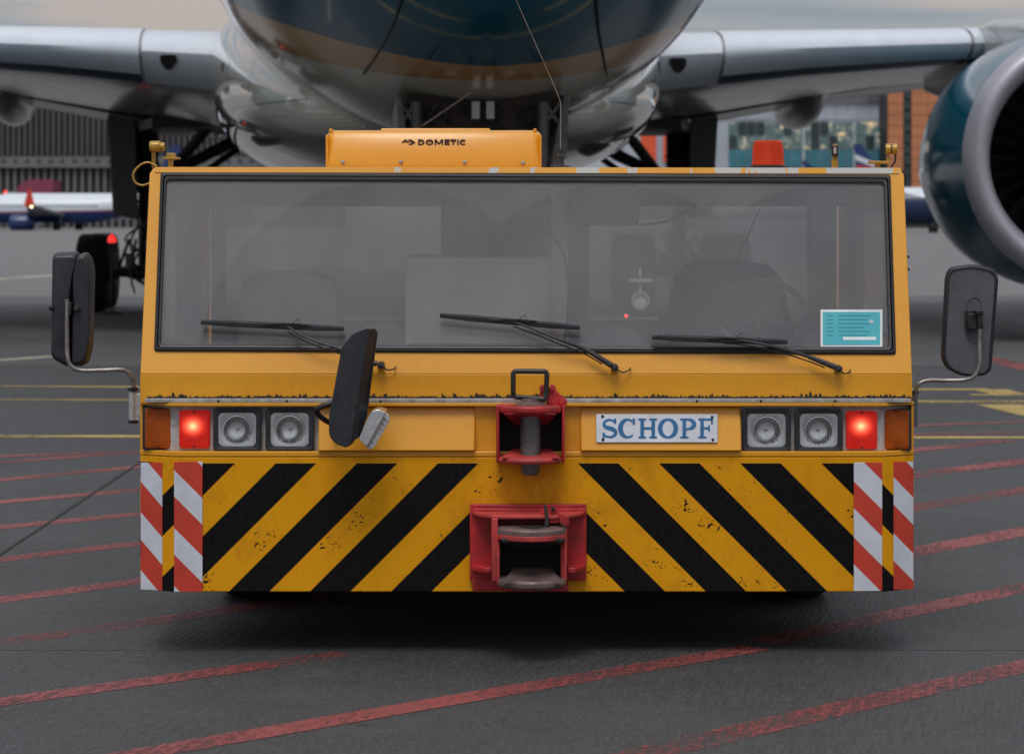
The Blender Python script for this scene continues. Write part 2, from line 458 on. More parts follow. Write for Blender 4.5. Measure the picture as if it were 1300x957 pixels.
def glassmat(name, film=0.25, filmcol=(0.5, 0.5, 0.5), rough=0.03, fres=1.45, patchy=0.25, tint=(1, 1, 1), arcs=False):
    m = bpy.data.materials.new(name); m.use_nodes = True
    nt = m.node_tree; nt.nodes.clear()
    out = nt.nodes.new('ShaderNodeOutputMaterial')
    tr = nt.nodes.new('ShaderNodeBsdfTransparent'); tr.inputs[0].default_value = (*tint, 1)
    df = nt.nodes.new('ShaderNodeBsdfDiffuse'); df.inputs[0].default_value = (*filmcol, 1)
    gl = nt.nodes.new('ShaderNodeBsdfGlossy'); gl.inputs['Roughness'].default_value = rough
    fr = nt.nodes.new('ShaderNodeFresnel'); fr.inputs[0].default_value = fres
    n1 = noise(nt, 1.3, 5, 0.55, dist=0.8); n2 = noise(nt, 7, 6, 0.7, mapscale=(1.5, 1, 0.6))
    n3 = noise(nt, 90, 3, 0.6)
    f = nmath(nt, 'ADD', nmath(nt, 'MULTIPLY', nmath(nt, 'SUBTRACT', n1, 0.5), patchy), film)
    f = nmath(nt, 'ADD', nmath(nt, 'MULTIPLY', nmath(nt, 'SUBTRACT', n2, 0.5), patchy * 0.5), f)
    f = nmath(nt, 'ADD', nmath(nt, 'MULTIPLY', ramp(nt, n3, 0.62, 0.8), 0.08 if patchy > 0 else 0.0), f)
    if arcs:
        xx, yy, zz, vec = xyz(nt); sm = None
        for (ax, ay) in ((484, 463), (780, 466), (1063, 467)):
            dx = nmath(nt, 'SUBTRACT', xx, X_(ax, 10.6) - TUG.x); dz = nmath(nt, 'SUBTRACT', zz, Z_(ay, 10.6))
            d = nmath(nt, 'SQRT', nmath(nt, 'ADD', nmath(nt, 'MULTIPLY', dx, dx), nmath(nt, 'MULTIPLY', dz, dz)))
            w = nmath(nt, 'MULTIPLY', nmath(nt, 'LESS_THAN', d, 0.72), nmath(nt, 'GREATER_THAN', d, 0.16))
            streak = nt.nodes.new('ShaderNodeTexNoise'); streak.noise_dimensions = '1D'; streak.inputs['Scale'].default_value = 60
            nt.links.new(d, streak.inputs['W'])
            w = nmath(nt, 'MULTIPLY', w, nmath(nt, 'ADD', 0.4, streak.outputs['Fac']))
            sm = w if sm is None else nmath(nt, 'MAXIMUM', sm, w)
        f = nmath(nt, 'SUBTRACT', f, nmath(nt, 'MULTIPLY', sm, 0.03))
    m1 = nt.nodes.new('ShaderNodeMixShader'); m2 = nt.nodes.new('ShaderNodeMixShader')
    nt.links.new(f, m1.inputs[0]); nt.links.new(tr.outputs[0], m1.inputs[1]); nt.links.new(df.outputs[0], m1.inputs[2])
    nt.links.new(fr.outputs[0], m2.inputs[0]); nt.links.new(m1.outputs[0], m2.inputs[1]); nt.links.new(gl.outputs[0], m2.inputs[2])
    nt.links.new(m2.outputs[0], out.inputs[0])
    return m
M['windscreen'] = glassmat('dusty_windscreen', 0.165, (0.54, 0.55, 0.56), 0.05, patchy=0.14, arcs=True)
M['side_glass'] = glassmat('dusty_side_glass', 0.60, (0.55, 0.55, 0.55), 0.05, patchy=0.1)
M['lens'] = glassmat('clear_lamp_glass', 0.05, (0.7, 0.7, 0.7), 0.08, patchy=0.12)

def lensmat(name, col, glow=None, gpos=(0, 0, 0), gr=0.05, gstr=0.0):
    m, nt, bs = newmat(name)
    n1 = noise(nt, 25, 5, 0.6)
    c = nmix(nt, ramp(nt, n1, 0.3, 0.7), tuple(x * 0.75 for x in col), col)
    nt.links.new(c, bs.inputs['Base Color'])
    bs.inputs['Roughness'].default_value = 0.4; bs.inputs['Coat Weight'].default_value = 0.0; bs.inputs['Specular IOR Level'].default_value = 0.25
    wv = nt.nodes.new('ShaderNodeTexWave'); wv.inputs['Scale'].default_value = 55; wv.bands_direction = 'Z'
    wx = nt.nodes.new('ShaderNodeTexWave'); wx.inputs['Scale'].default_value = 55; wx.bands_direction = 'X'
    tcc = nt.nodes.new('ShaderNodeTexCoord')
    nt.links.new(tcc.outputs['Object'], wv.inputs[0]); nt.links.new(tcc.outputs['Object'], wx.inputs[0])
    bump(nt, bs, nmath(nt, 'ADD', wv.outputs[1], wx.outputs[1]), 0.35, 0.002)
    if glow:
        # the bulb behind the lens: bright in the middle, falling off with distance
        x, y, z, vec = xyz(nt)
        dx = nmath(nt, 'ABSOLUTE', nmath(nt, 'SUBTRACT', nmath(nt, 'ABSOLUTE', x), gpos[0]))
        dz = nmath(nt, 'SUBTRACT', z, gpos[2])
        d = nmath(nt, 'SQRT', nmath(nt, 'ADD', nmath(nt, 'MULTIPLY', dx, dx), nmath(nt, 'MULTIPLY', nmath(nt, 'MULTIPLY', dz, dz), 1.3)))
        t = nmath(nt, 'SUBTRACT', 1.0, nmath(nt, 'DIVIDE', d, gr)); 
        mm = nt.nodes.new('ShaderNodeMath'); mm.operation = 'MAXIMUM'; mm.inputs[1].default_value = 0.0; nt.links.new(t, mm.inputs[0])
        p2 = nmath(nt, 'POWER', mm.outputs[0], 2.2)
        st = nmath(nt, 'ADD', nmath(nt, 'MULTIPLY', p2, gstr), 0.22)
        ec = nmix(nt, nmath(nt, 'MULTIPLY', p2, 1.3), (1.0, 0.012, 0.008), (1.0, 0.30, 0.13))
        nt.links.new(ec, bs.inputs['Emission Color']); nt.links.new(st, bs.inputs['Emission Strength'])
    return m
GX = (X_(1094, 10.53) - X_(246, 10.53)) / 2
M['amber'] = lensmat('amber_lens', (0.40, 0.075, 0.002))
M['red_lit'] = lensmat('lit_red_lens', (0.5, 0.02, 0.01), glow=True, gpos=(GX, 0, Z_(541, 10.52)), gr=0.066, gstr=3.2)
M['beacon'] = lensmat('orange_beacon_lens', (0.60, 0.042, 0.006))

# ------------------------------------------------------------------ ground
def concrete(name, base, grooves=True):
    m, nt, bs = newmat(name)
    geo = nt.nodes.new('ShaderNodeNewGeometry'); P = geo.outputs['Position']
    n1 = noise(nt, 0.35, 6, 0.6, vec=P); n2 = noise(nt, 3.0, 8, 0.65, vec=P, dist=0.5); n3 = noise(nt, 60, 4, 0.7, vec=P)
    n4 = noise(nt, 1.1, 6, 0.7, vec=P, mapscale=(0.35, 1.6, 1), dist=0.7)
    c = nmix(nt, ramp(nt, n1, 0.3, 0.7), tuple(b * 0.82 for b in base), tuple(b * 1.12 for b in base))
    c = nmix(nt, nmath(nt, 'MULTIPLY', ramp(nt, n2, 0.45, 0.75), 0.45), c, tuple(b * 1.55 for b in base))
    c = nmix(nt, nmath(nt, 'MULTIPLY', ramp(nt, n4, 0.52, 0.72), 0.40), c, tuple(b * 0.5 for b in base))
    c = nmix(nt, nmath(nt, 'MULTIPLY', ramp(nt, n3, 0.45, 0.75), 0.45), c, tuple(b * 1.5 for b in base))
    # broom grooves, running diagonally
    mpn = nt.nodes.new('ShaderNodeMapping'); mpn.inputs['Rotation'].default_value = (0, 0, R(11))
    nt.links.new(P, mpn.inputs[0])
    gr = noise(nt, 1.0, 3, 0.55, vec=mpn.outputs[0], mapscale=(60, 3.2, 1))
    reg = ramp(nt, noise(nt, 0.6, 4, 0.6, vec=P), 0.34, 0.58)
    g = nmath(nt, 'MULTIPLY', ramp(nt, gr, 0.35, 0.65), reg)
    c = nmix(nt, nmath(nt, 'MULTIPLY', g, 0.62), c, tuple(b * 0.42 for b in base))
    gs = noise(nt, 75, 5, 0.85, vec=P, mapscale=(1, 0.22, 1))
    gd = noise(nt, 22, 6, 0.8, vec=P, mapscale=(1, 0.35, 1), dist=0.6)
    c = nmix(nt, nmath(nt, 'MULTIPLY', ramp(nt, gd, 0.50, 0.66), 0.55), c, tuple(b * 0.45 for b in base))
    c = nmix(nt, nmath(nt, 'MULTIPLY', ramp(nt, gs, 0.50, 0.64), 0.6), c, tuple(b * 2.3 for b in base))
    spot = noise(nt, 4.5, 3, 0.5, vec=P, mapscale=(1, .6, 1)); 
    c = nmix(nt, nmath(nt, 'MULTIPLY', ramp(nt, spot, 0.70, 0.76), 0.8), c, tuple(b * 0.18 for b in base))
    pale = noise(nt, 11, 6, 0.7, vec=P, dist=1.0)
    c = nmix(nt, nmath(nt, 'MULTIPLY', ramp(nt, pale, 0.60, 0.74), 0.35), c, tuple(b * 2.0 for b in base))
    nt.links.new(c, bs.inputs['Base Color'])
    h = nmath(nt, 'ADD', nmath(nt, 'MULTIPLY', g, -0.7), nmath(nt, 'MULTIPLY', n3, 0.8))
    bump(nt, bs, h, 0.6, 0.006)
    nt.links.new(nmath(nt, 'ADD', nmath(nt, 'MULTIPLY', n2, 0.3), 0.50), bs.inputs['Roughness'])
    return m
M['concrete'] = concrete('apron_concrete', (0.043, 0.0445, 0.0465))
M['concrete_pale'] = concrete('far_sheen_concrete', (0.135, 0.135, 0.135))  # far ground: sheen at grazing angles put into a lighter base colour
M['concrete_mid'] = concrete('middle_grey_concrete', (0.075, 0.0755, 0.077))  # middle rows: a weaker share of the painted grazing sheen
M['joint'] = plain('joint_tar', (0.012, 0.012, 0.012), 0.7)

def paintline(name, col, cover=0.5):
    m = bpy.data.materials.new(name); m.use_nodes = True
    nt = m.node_tree; bs = nt.nodes['Principled BSDF']; out = nt.nodes['Material Output']
    geo = nt.nodes.new('ShaderNodeNewGeometry'); P = geo.outputs['Position']
    n1 = noise(nt, 30, 10, 0.85, vec=P, mapscale=(1, 0.6, 1)); n2 = noise(nt, 3, 4, 0.6, vec=P)
    c = nmix(nt, ramp(nt, n2, 0.3, 0.7), tuple(x * 0.75 for x in col), tuple(min(1, x * 1.2) for x in col))
    c = nmix(nt, nmath(nt, 'MULTIPLY', ramp(nt, n1, 0.5, 0.75), 0.5), c, (0.10, 0.09, 0.09))
    nt.links.new(c, bs.inputs['Base Color']); bs.inputs['Roughness'].default_value = 0.6
    tr = nt.nodes.new('ShaderNodeBsdfTransparent'); ms = nt.nodes.new('ShaderNodeMixShader')
    mpn = nt.nodes.new('ShaderNodeMapping'); mpn.inputs['Rotation'].default_value = (0, 0, R(11))
    nt.links.new(P, mpn.inputs[0])
    gr = noise(nt, 1.0, 3, 0.55, vec=mpn.outputs[0], mapscale=(60, 3.2, 1))
    n3 = noise(nt, 0.9, 3, 0.5, vec=P)
    ff = nmath(nt, 'ADD', nmath(nt, 'ADD', n1, nmath(nt, 'MULTIPLY', n2, 0.22)), nmath(nt, 'ADD', nmath(nt, 'MULTIPLY', gr, 0.35), nmath(nt, 'MULTIPLY', n3, 0.6)))
    f = ramp(nt, ff, cover + 0.55, cover + 0.75)
    nt.links.new(f, ms.inputs[0]); nt.links.new(bs.outputs[0], ms.inputs[1]); nt.links.new(tr.outputs[0], ms.inputs[2])
    nt.links.new(ms.outputs[0], out.inputs[0])
    return m
M['red_line'] = paintline('worn_red_line_paint', (0.25, 0.058, 0.056), 0.47)
M['yellow_line'] = paintline('worn_yellow_line_paint', (0.46, 0.33, 0.09), 0.52)
M['pale_line'] = paintline('worn_pale_line_paint', (0.42, 0.38, 0.30), 0.5)

apron = B().add([(-3500, -300, -0.03), (3500, -300, -0.03), (3500, 4500, -0.03), (-3500, 4500, -0.03)], [(0, 1, 2, 3)]).build('apron', M['joint'], None, smooth=False, recalc=False)
apron['kind'] = 'structure'
apron['label'] = 'dark grey concrete airport apron with worn red and yellow lines'
YJ = [-3.1, 3.76, 10.62, 17.46, 24.3, 31.1, 38, 44.9, 51.8, 58.7, 65.6]
XJ = [-30.6, -23.6, -16.6, -9.6, -2.58, 4.4, 11.4, 18.4, 25.4]
slab0 = None
for j in range(len(YJ) - 1):
    for i in range(len(XJ) - 1):
        x0, x1, y0, y1 = XJ[i], XJ[i+1], YJ[j], YJ[j+1]
        g = 0.004
        dz = random.uniform(-0.0012, 0.0)
        b = B(); b.box((x0 + g, y0 + g, -0.029), (x1 - g, y1 - g, dz))
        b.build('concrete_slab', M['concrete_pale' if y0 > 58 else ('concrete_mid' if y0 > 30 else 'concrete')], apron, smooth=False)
# beyond the slabs one continuous sheet
b = B()
b.add([(-3500, 65.6, 0), (3500, 65.6, 0), (3500, 4500, 0), (-3500, 4500, 0)], [(0, 1, 2, 3)])
b.add([(-3500, -300, 0), (-30.6, -300, 0), (-30.6, 65.6, 0), (-3500, 65.6, 0)], [(0, 1, 2, 3)])
b.add([(25.4, -300, 0), (3500, -300, 0), (3500, 65.6, 0), (25.4, 65.6, 0)], [(0, 1, 2, 3)])
b.add([(-30.6, -300, 0), (25.4, -300, 0), (25.4, -3.1, 0), (-30.6, -3.1, 0)], [(0, 1, 2, 3)])
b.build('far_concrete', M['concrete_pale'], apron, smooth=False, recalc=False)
# tar seal in the long joint left of the tractor
b = B(); pts = []
rnd = random.Random(3)
ys = [3 + k * 0.25 for k in range(220)]
L = [(-2.58 - 0.007 - rnd.random() * 0.006, y) for y in ys]; Rr = [(-2.58 + 0.007 + rnd.random() * 0.006, y) for y in ys]
b.add([(x, y, 0.004) for x, y in L] + [(x, y, 0.004) for x, y in Rr], [(i, len(ys) + i, len(ys) + i + 1, i + 1) for i in range(len(ys) - 1)])
b.build('tar_joint', M['joint'], apron, smooth=False, recalc=False)

def gline(pa, pb, ta, tb, mat, name, z=0.006, ext=(0, 0)):
    """painted strip on the ground between two pixel points, ta/tb its thickness in rows"""
    n = 8; vv = []
    for k in range(n + 1):
        t = ext[0] + (1 - ext[0] + ext[1]) * k / n if False else k / n
        px = pa[0] + (pb[0] - pa[0]) * t; py = pa[1] + (pb[1] - pa[1]) * t; th = ta + (tb - ta) * t
        vv += [G(px, py + th / 2, z), G(px, py - th / 2, z)]
    fs = [(2*k, 2*k+2, 2*k+3, 2*k+1) for k in range(n)]
    return B().add(vv, fs).build(name, mat, apron, smooth=False, recalc=False)

def gl2(pa, pb, wid, mat, name, z=0.006, e0=0.0, e1=0.0):
    z = 0.0014 + (z - 0.006) * 0.3
    """straight strip of constant real width through two ground points, extended by metres"""
    a = G(*pa, z); c = G(*pb, z); d = (c - a).normalized(); nrm = Vector((-d.y, d.x, 0)) * wid / 2
    a = a - d * e0; c = c + d * e1
    return B().add([a - nrm, c - nrm, c + nrm, a + nrm], [(0, 1, 2, 3)]).build(name, mat, apron, smooth=False, recalc=False)
rl = M['red_line']
gl2((0, 579), (178, 573), 0.16, rl, 'red_line', e0=6, e1=12)
gl2((0, 587), (178, 573.5), 0.16, rl, 'red_line', z=0.007, e0=4, e1=0.5)
gl2((0, 609), (178, 592), 0.16, rl, 'red_line', e0=4, e1=1)
gl2((0, 637), (178, 621), 0.16, rl, 'red_line', e0=4, e1=1)
gl2((0, 669), (178, 652), 0.16, rl, 'red_line', e0=4, e1=1)
gl2((0, 710), (178, 689), 0.16, rl, 'red_line', e0=4, e1=1)
gl2((0, 761), (178, 737), 0.16, rl, 'red_line', e0=4, e1=1)
gl2((0, 815), (324, 769), 0.16, rl, 'red_line', e0=2, e1=0.6)
gl2((160, 868), (440, 829), 0.15, rl, 'red_line', e0=2, e1=0.0)
gl2((690, 868), (940, 825), 0.15, rl, 'red_line', e0=2.5, e1=0.1)
gl2((1020, 804), (1300, 745), 0.18, rl, 'red_line', e0=0.3, e1=4)
gl2((1200, 868), (1300, 845), 0.17, rl, 'red_line', e0=2.5, e1=2)
gl2((1161, 700), (1300, 674), 0.22, rl, 'red_line', e0=1, e1=3)
gl2((1161, 644), (1300, 622), 0.22, rl, 'red_line', e0=1, e1=3)
gl2((1161, 603), (1300, 585), 0.24, rl, 'red_line', e0=1, e1=3)
gl2((1161, 571), (1280, 559), 0.22, rl, 'red_line', e0=1, e1=0)
gl2((1161, 551), (1300, 549), 0.20, rl, 'red_line', e0=3, e1=4)
gl2((1262, 457), (1300, 466), 0.35, rl, 'red_line', e0=1, e1=1)
yl = M['yellow_line']
gl2((0, 490), (162, 491), 0.22, yl, 'yellow_line', e0=20, e1=5, z=0.008)
gl2((0, 507), (178, 507.5), 0.20, yl, 'yellow_line', e0=20, e1=5, z=0.009)
gl2((0, 553.5), (178, 553.5), 0.22, yl, 'yellow_line', e0=20, e1=5, z=0.0085)
gl2((1162, 555), (1300, 555), 0.20, yl, 'yellow_line', e0=4, e1=20, z=0.009)
gl2((1166, 494), (1256, 494), 0.28, yl, 'yellow_line', e0=4, z=0.009)
gl2((1256, 494), (1287, 502), 0.35, yl, 'yellow_line', z=0.0095)
gl2((1232, 501), (1262, 501), 0.15, yl, 'yellow_line', z=0.009)
gl2((1166, 509.5), (1300, 509.5), 0.28, yl, 'yellow_line', e0=4, e1=20, z=0.009)
gl2((1266, 513), (1300, 521), 0.40, yl, 'yellow_line', e1=3, z=0.0075)
gl2((0, 457), (14, 456), 0.25, M['pale_line'], 'pale_line', e0=5, e1=1)
gl2((0, 354), (60, 350), 0.8, M['pale_line'], 'pale_line', e0=10, e1=6)

# ================================================================== TOW TRACTOR
tug = empty('tow_tractor', TUG, 'wide yellow airport tow tractor with striped bumper facing the viewer', 'tractor')

def Yf(py):  # leaning front plane of the cab
    return 10.56 + (475 - py) / 260 * 0.27
def CF(px, py, dy=0.0):
    Y = Yf(py)
    v = W(px, py, Y); v.y += dy
    return v

# ---- bumper: chamfered plan
zb, zt = Z_(751, 10.5), Z_(580, 10.5)
xl, xr = X_(178, 10.59), X_(1160, 10.59)
cl, crr = X_(218, 10.5), X_(1122, 10.5)
b = B(); b.vprism([(xl, 10.59), (cl, 10.5), (crr, 10.5), (xr, 10.59), (xr, 11.45), (xl, 11.45)], zb, zt)
b.build('bumper', M['bumper'], tug, bevel=0.004)
# lip above the painted field
b = B(); b.vprism([(xl - 0.001, 10.5885), (cl, 10.4985), (crr, 10.4985), (xr + 0.001, 10.5885), (xr + 0.001, 11.45), (xl - 0.001, 11.45)], zt + 0.0015, Z_(573, 10.494))
b.build('bumper_lip', M['yellow_worn'], tug, bevel=0.003)
# fascia behind the lamps
b = B(); b.vprism([(xl + 0.012, 10.625), (cl, 10.54), (crr, 10.54), (xr - 0.012, 10.625), (xr - 0.012, 11.4), (xl + 0.012, 11.4)], Z_(573, 10.494) + 0.001, Z_(514, 10.5))
b.build('lamp_backing', M['lamp_back'], tug)
zf0, zf1 = Z_(573, 10.494) + 0.001, Z_(516, 10.5)
# centre block
b = B(); b.box((X_(603, 10.53), 10.53, zf0), (X_(737, 10.53), 10.60, zf1)); b.build('centre_fascia', M['yellow_worn'], tug)
for (a, c, e2, f2) in ((404, 603, 396, 606), (737, 941, 733, 949)):
    b = B()
    Yb, Yt = 10.480, 10.532
    x0, x1 = X_(a, 10.5), X_(c, 10.5)
    z0, z1 = Z_(574, 10.5) + 0.006, Z_(517, 10.5)
    b.hexa([(x0, Yb, z0), (x1, Yb, z0), (x1, Yt, z1), (x0, Yt, z1)], [(x0, 10.6, z0), (x1, 10.6, z0), (x1, 10.6, z1), (x0, 10.6, z1)])
    b.build('sloped_fascia_panel', M['yellow'], tug, bevel=0.006, seg=3)
# brow over the lamps, with end cheeks
b = B(); b.vprism([(xl, 10.585), (cl, 10.497), (crr, 10.497), (xr, 10.585), (xr, 11.4), (xl, 11.4)], Z_(516, 10.5) + 0.001, Z_(511.5, 10.5))
b.build('lamp_brow', M['yellow_worn'], tug, bevel=0.002)
for x0, x1 in ((xl, xl + 0.01), (xr - 0.01, xr)):
    b = B(); b.box((x0, 10.588, zf0), (x1, 11.4, Z_(516, 10.5))); b.build('end_cheek', M['yellow_worn'], tug)
# aluminium rail
b = B(); b.box((X_(184, 10.51), 10.505, Z_(511, 10.505) + 0.001), (X_(1156, 10.51), 10.56, Z_(506.5, 10.505)))
b.build('rail', M['alu'], tug, bevel=0.001)
b = B()
for px in (277, 364, 483, 885, 966, 1060):
    b.lathe([(0.0, -0.003), (0.004, -0.003), (0.005, 0.0)], (X_(px, 10.505), 10.505, Z_(509, 10.505)), 'y', 8)
b.build_each('rail_screw', M['dark_iron'], tug)
# waist: vertical band above the rail
b = B()
x0, x1 = X_(178, 10.56), X_(1158, 10.56)
b.box((x0, 10.56, Z_(512, 10.56)), (x1, 11.4, Z_(475, 10.56)))
b.build('waist_panel', M['yellow'], tug, bevel=0.002)
# bristle seal: ragged black edge above the rail
b = B(); rnd = random.Random(11); Y = 10.553
px = 186.0
while px < 1154:
    clump = 0.5 + 0.5 * math.sin(px * 0.045) * math.sin(px * 0.013 + 1)
    h = rnd.uniform(0.6, 2.4) + (rnd.random() ** 4) * 5 * (0.3 + clump)
    w = rnd.uniform(2.0, 4.6)
    b.prism([(X_(px, Y), Z_(507, Y)), (X_(px + w, Y), Z_(507, Y)), (X_(px + w * 0.8, Y), Z_(505 - h * 0.8, Y)), (X_(px + w * 0.5, Y), Z_(505 - h, Y)), (X_(px + w * 0.2, Y), Z_(505 - h * 0.9, Y))], Y, 10.5595)
    px += w * 0.8
b.build('bristle_seal', M['deep'], tug, smooth=False, kind='stuff')

# ---- cab front frame (leaning), with the windscreen opening
outer = [CF(178, 475), CF(1158, 475), CF(1147.5, 222), CF(1141, 213.5), CF(197, 212.5), CF(190, 220)]
inner = [CF(199, 443), CF(1134, 447), CF(1127.5, 227), CF(1126, 225.5), CF(209, 222.5), CF(207, 224)]
b = B(); b.ring(outer, inner, (0, 0.05, 0)); b.build('cab_front_frame', M['yellow'], tug, bevel=0.005, seg=2)
# chipped roof edge strip
b = B(); Yr = Yf(213)
b.hexa([CF(197, 219, -0.004), CF(1141, 220.5, -0.004), CF(1141, 213.3, -0.004), CF(197, 212.2, -0.004)],
       [CF(197, 219, 0.003), CF(1141, 220.5, 0.003), CF(1141, 213.3, 0.003), CF(197, 212.2, 0.003)])
b.build('roof_edge', M['roof_edge'], tug)
def loop4(c, dy=0.0, r=5, n=4):
    """rounded loop through four pixel corners BL BR TR TL on the leaning plane"""
    out = []
    m = len(c)
    for i in range(m):
        p = Vector(c[i]); a = Vector(c[i-1]); d = Vector(c[(i+1) % m])
        u = (a - p).normalized() * r; v = (d - p).normalized() * r
        for k in range(n + 1):
            t = k / n
            q = (p + u) * (1-t)**2 + p * 2*t*(1-t) + (p + v) * t*t
            out.append(CF(q.x, q.y, dy))
    return out
ro = loop4([(195.5, 446), (1137.5, 450), (1130.5, 222), (204, 219)], -0.006, 4)
rm = loop4([(199.5, 442), (1133.5, 446), (1127, 226), (208, 223)], -0.016, 5)
ri = loop4([(204, 437.5), (1128, 440.5), (1122, 232), (211.5, 228.5)], -0.010, 6)
b = B(); b.ring(ro, rm, (0, 0.045, 0)); b.build('windscreen_seal', M['black_rubber'], tug, bevel=0.003)
rm2 = loop4([(200.6, 441), (1132.2, 445), (1126, 227), (209, 224)], -0.012, 5)
b = B(); b.ring(rm2, ri, (0, 0.03, 0)); b.build('windscreen_bead', M['black_rubber'], tug, bevel=0.003)
gl_ = [CF(202, 440, 0.002), CF(1130, 443, 0.002), CF(1124, 229, 0.002), CF(209, 226, 0.002)]
b = B(); b.hexa(gl_, [p + Vector((0, 0.006, 0)) for p in gl_]); b.build('windscreen', M['windscreen'], tug, smooth=False)

# ---- roof, sides and rear of the cab
ZR = Z_(213, Yr)
xa, xb = X_(192, Yr), X_(1146, Yr)
b = B(); b.box((xa, Yr + 0.02, ZR - 0.05), (xb, 12.7, ZR)); b.build('cab_roof', M['yellow'], tug, bevel=0.01)
b = B(); b.box((xa + .03, Yr + 0.07, ZR - 0.065), (xb - .03, 12.62, ZR - 0.052)); b.build('headliner', M['interior'], tug)
zs = Z_(475, 10.56)
for sgn, X0, X1 in ((-1, X_(178, 10.56), xa), (1, X_(1158, 10.56), xb)):
    def SP(y, z):
        t = (z - zs) / (ZR - zs)
        return Vector((X0 + (X1 - X0) * t, y, z))
    o_ = [SP(10.63, zs), SP(12.70, zs), SP(12.70, ZR - .05), SP(Yr + .05, ZR - .05)]
    i_ = [SP(10.82, zs + .10), SP(12.5, zs + .10), SP(12.5, ZR - .14), SP(10.96, ZR - .14)]
    th = (-0.04 * sgn, 0, 0)
    b = B(); b.ring(o_, i_, th); b.build('cab_side', M['yellow'], tug, bevel=0.005)
    b = B(); b.hexa([p + Vector((-0.015*sgn, 0, 0)) for p in i_], [p + Vector((-0.02*sgn, 0, 0)) for p in i_]); b.build('side_window', M['side_glass'], tug, smooth=False)
# rear wall with two windows
Yw = 12.6
def rw(px, py): return W(px, py, Yw)
zlo = Z_(475, 10.56)
wins = [((286, 262), (566, 440)), ((748, 262), (1026, 432))]
bx = [X_(234, Yw) , X_(1086, Yw)]
xs = [X_(178, 10.56) + .05, X_(286, Yw), X_(560, Yw), X_(748, Yw), X_(1026, Yw), X_(1158, 10.56) - .05]
ztop, zw1, zw0 = ZR - .06, Z_(262, Yw), Z_(406, Yw)
b = B()
b.box((xs[0], Yw, zw1), (xs[5], Yw + .05, ztop)); b.box((xs[0], Yw, zlo - .3), (xs[5], Yw + .05, zw0))
b.box((xs[0], Yw, zw0), (xs[1], Yw + .05, zw1)); b.box((xs[2], Yw, zw0), (xs[3], Yw + .05, zw1)); b.box((xs[4], Yw, zw0), (xs[5], Yw + .05, zw1))
b.build('cab_rear_wall', M['interior'], tug, smooth=False)
for i in (1, 3):
    b = B(); b.box((xs[i], Yw + .02, zw0), (xs[i+1], Yw + .026, zw1)); b.build('rear_window', M['side_glass'], tug, smooth=False)
# ---- interior
b = B(); b.box((X_(185, 10.7), 10.66, zlo - .25), (X_(1150, 10.7), 12.6, zlo - .22)); b.build('cab_floor', M['interior_dark'], tug)
b = B(); b.hexa([W(200, 446, 10.66), W(1135, 446, 10.66), W(1120, 436, 10.74), W(215, 436, 10.74)], [W(200, 470, 10.95), W(1135, 470, 10.95), W(1120, 436, 11.0), W(215, 436, 11.0)])
b.build('dashboard', M['interior_dark'], tug, bevel=0.01)
b = B(); b.pbox(514, 326, 706, 460, 11.5, 12.2); b.build('equipment_cabinet', M['interior_light'], tug, bevel=0.01)
b = B(); b.pbox(700, 240, 722, 450, 11.35, 11.5); b.build('cab_post', M['interior'], tug, bevel=0.01)
b = B(); b.prism(prr(735, 232, 812, 287, 11.1, 8), 11.1, 11.22); b.build('overhead_console', M['interior_dark'], tug, bevel=0.01)
b = B(); b.pbox(210, 232, 1120, 262, 12.3, 12.4); b.build('roof_lining_beam', M['interior_dark'], tug, bevel=0.01)
b = B(); b.pbox(1098, 268, 1122, 420, 11.2, 11.26); b.build('door_post', M['beige'], tug)
b = B(); b.pbox(210, 268, 222, 430, 11.0, 11.06); b.build('door_post', M['beige'], tug)
# driver's seat
st = B()
Ys = 11.75
st.prism([(X_(x, Ys), Z_(y, Ys)) for x, y in ((842, 440), (1012, 440), (1004, 400), (992, 350), (975, 336), (940, 331), (900, 331), (872, 336), (858, 350), (848, 400))], Ys, Ys + .14)
st_o = st.build('seat', M['seat'], tug, bevel=0.03, seg=3, label='black driver seat')
b = B(); b.pbox(842, 440, 1012, 470, 11.3, 11.9); b.build('cushion', M['seat'], st_o, bevel=0.03)
# passenger seat
b = B(); b.prism([(X_(x, Ys), Z_(y, Ys)) for x, y in ((300, 445), (430, 445), (428, 370), (420, 352), (400, 345), (330, 345), (306, 356))], Ys, Ys + .12)
s2 = b.build('seat', M['interior'], tug, bevel=0.03, seg=3, label='grey passenger seat back')
# steering wheel, tilted
b = B(); c = W(966, 398, 11.2); pts = []
ux = Vector((1, 0, 0)); uy = Vector((0, 0.62, 0.78)).normalized()
rr = []
for k in range(41):
    a = 2 * math.pi * k / 40
    pts.append(c + ux * math.cos(a) * 0.185 + uy * math.sin(a) * 0.185 * 0.95)
b.tube(pts, 0.013, 8)
for a in (R(90), R(215), R(325)):
    b.tube([c, c + ux * math.cos(a) * 0.18 + uy * math.sin(a) * 0.17], 0.009, 6)
b.lathe([(0.0, -0.02), (0.035, -0.02), (0.035, 0.02)], c, 'y', 16)
b.tube([c, c + Vector((0, 0.25, -0.25))], 0.025, 8)
b.build('steering_wheel', M['black_plastic'], tug)
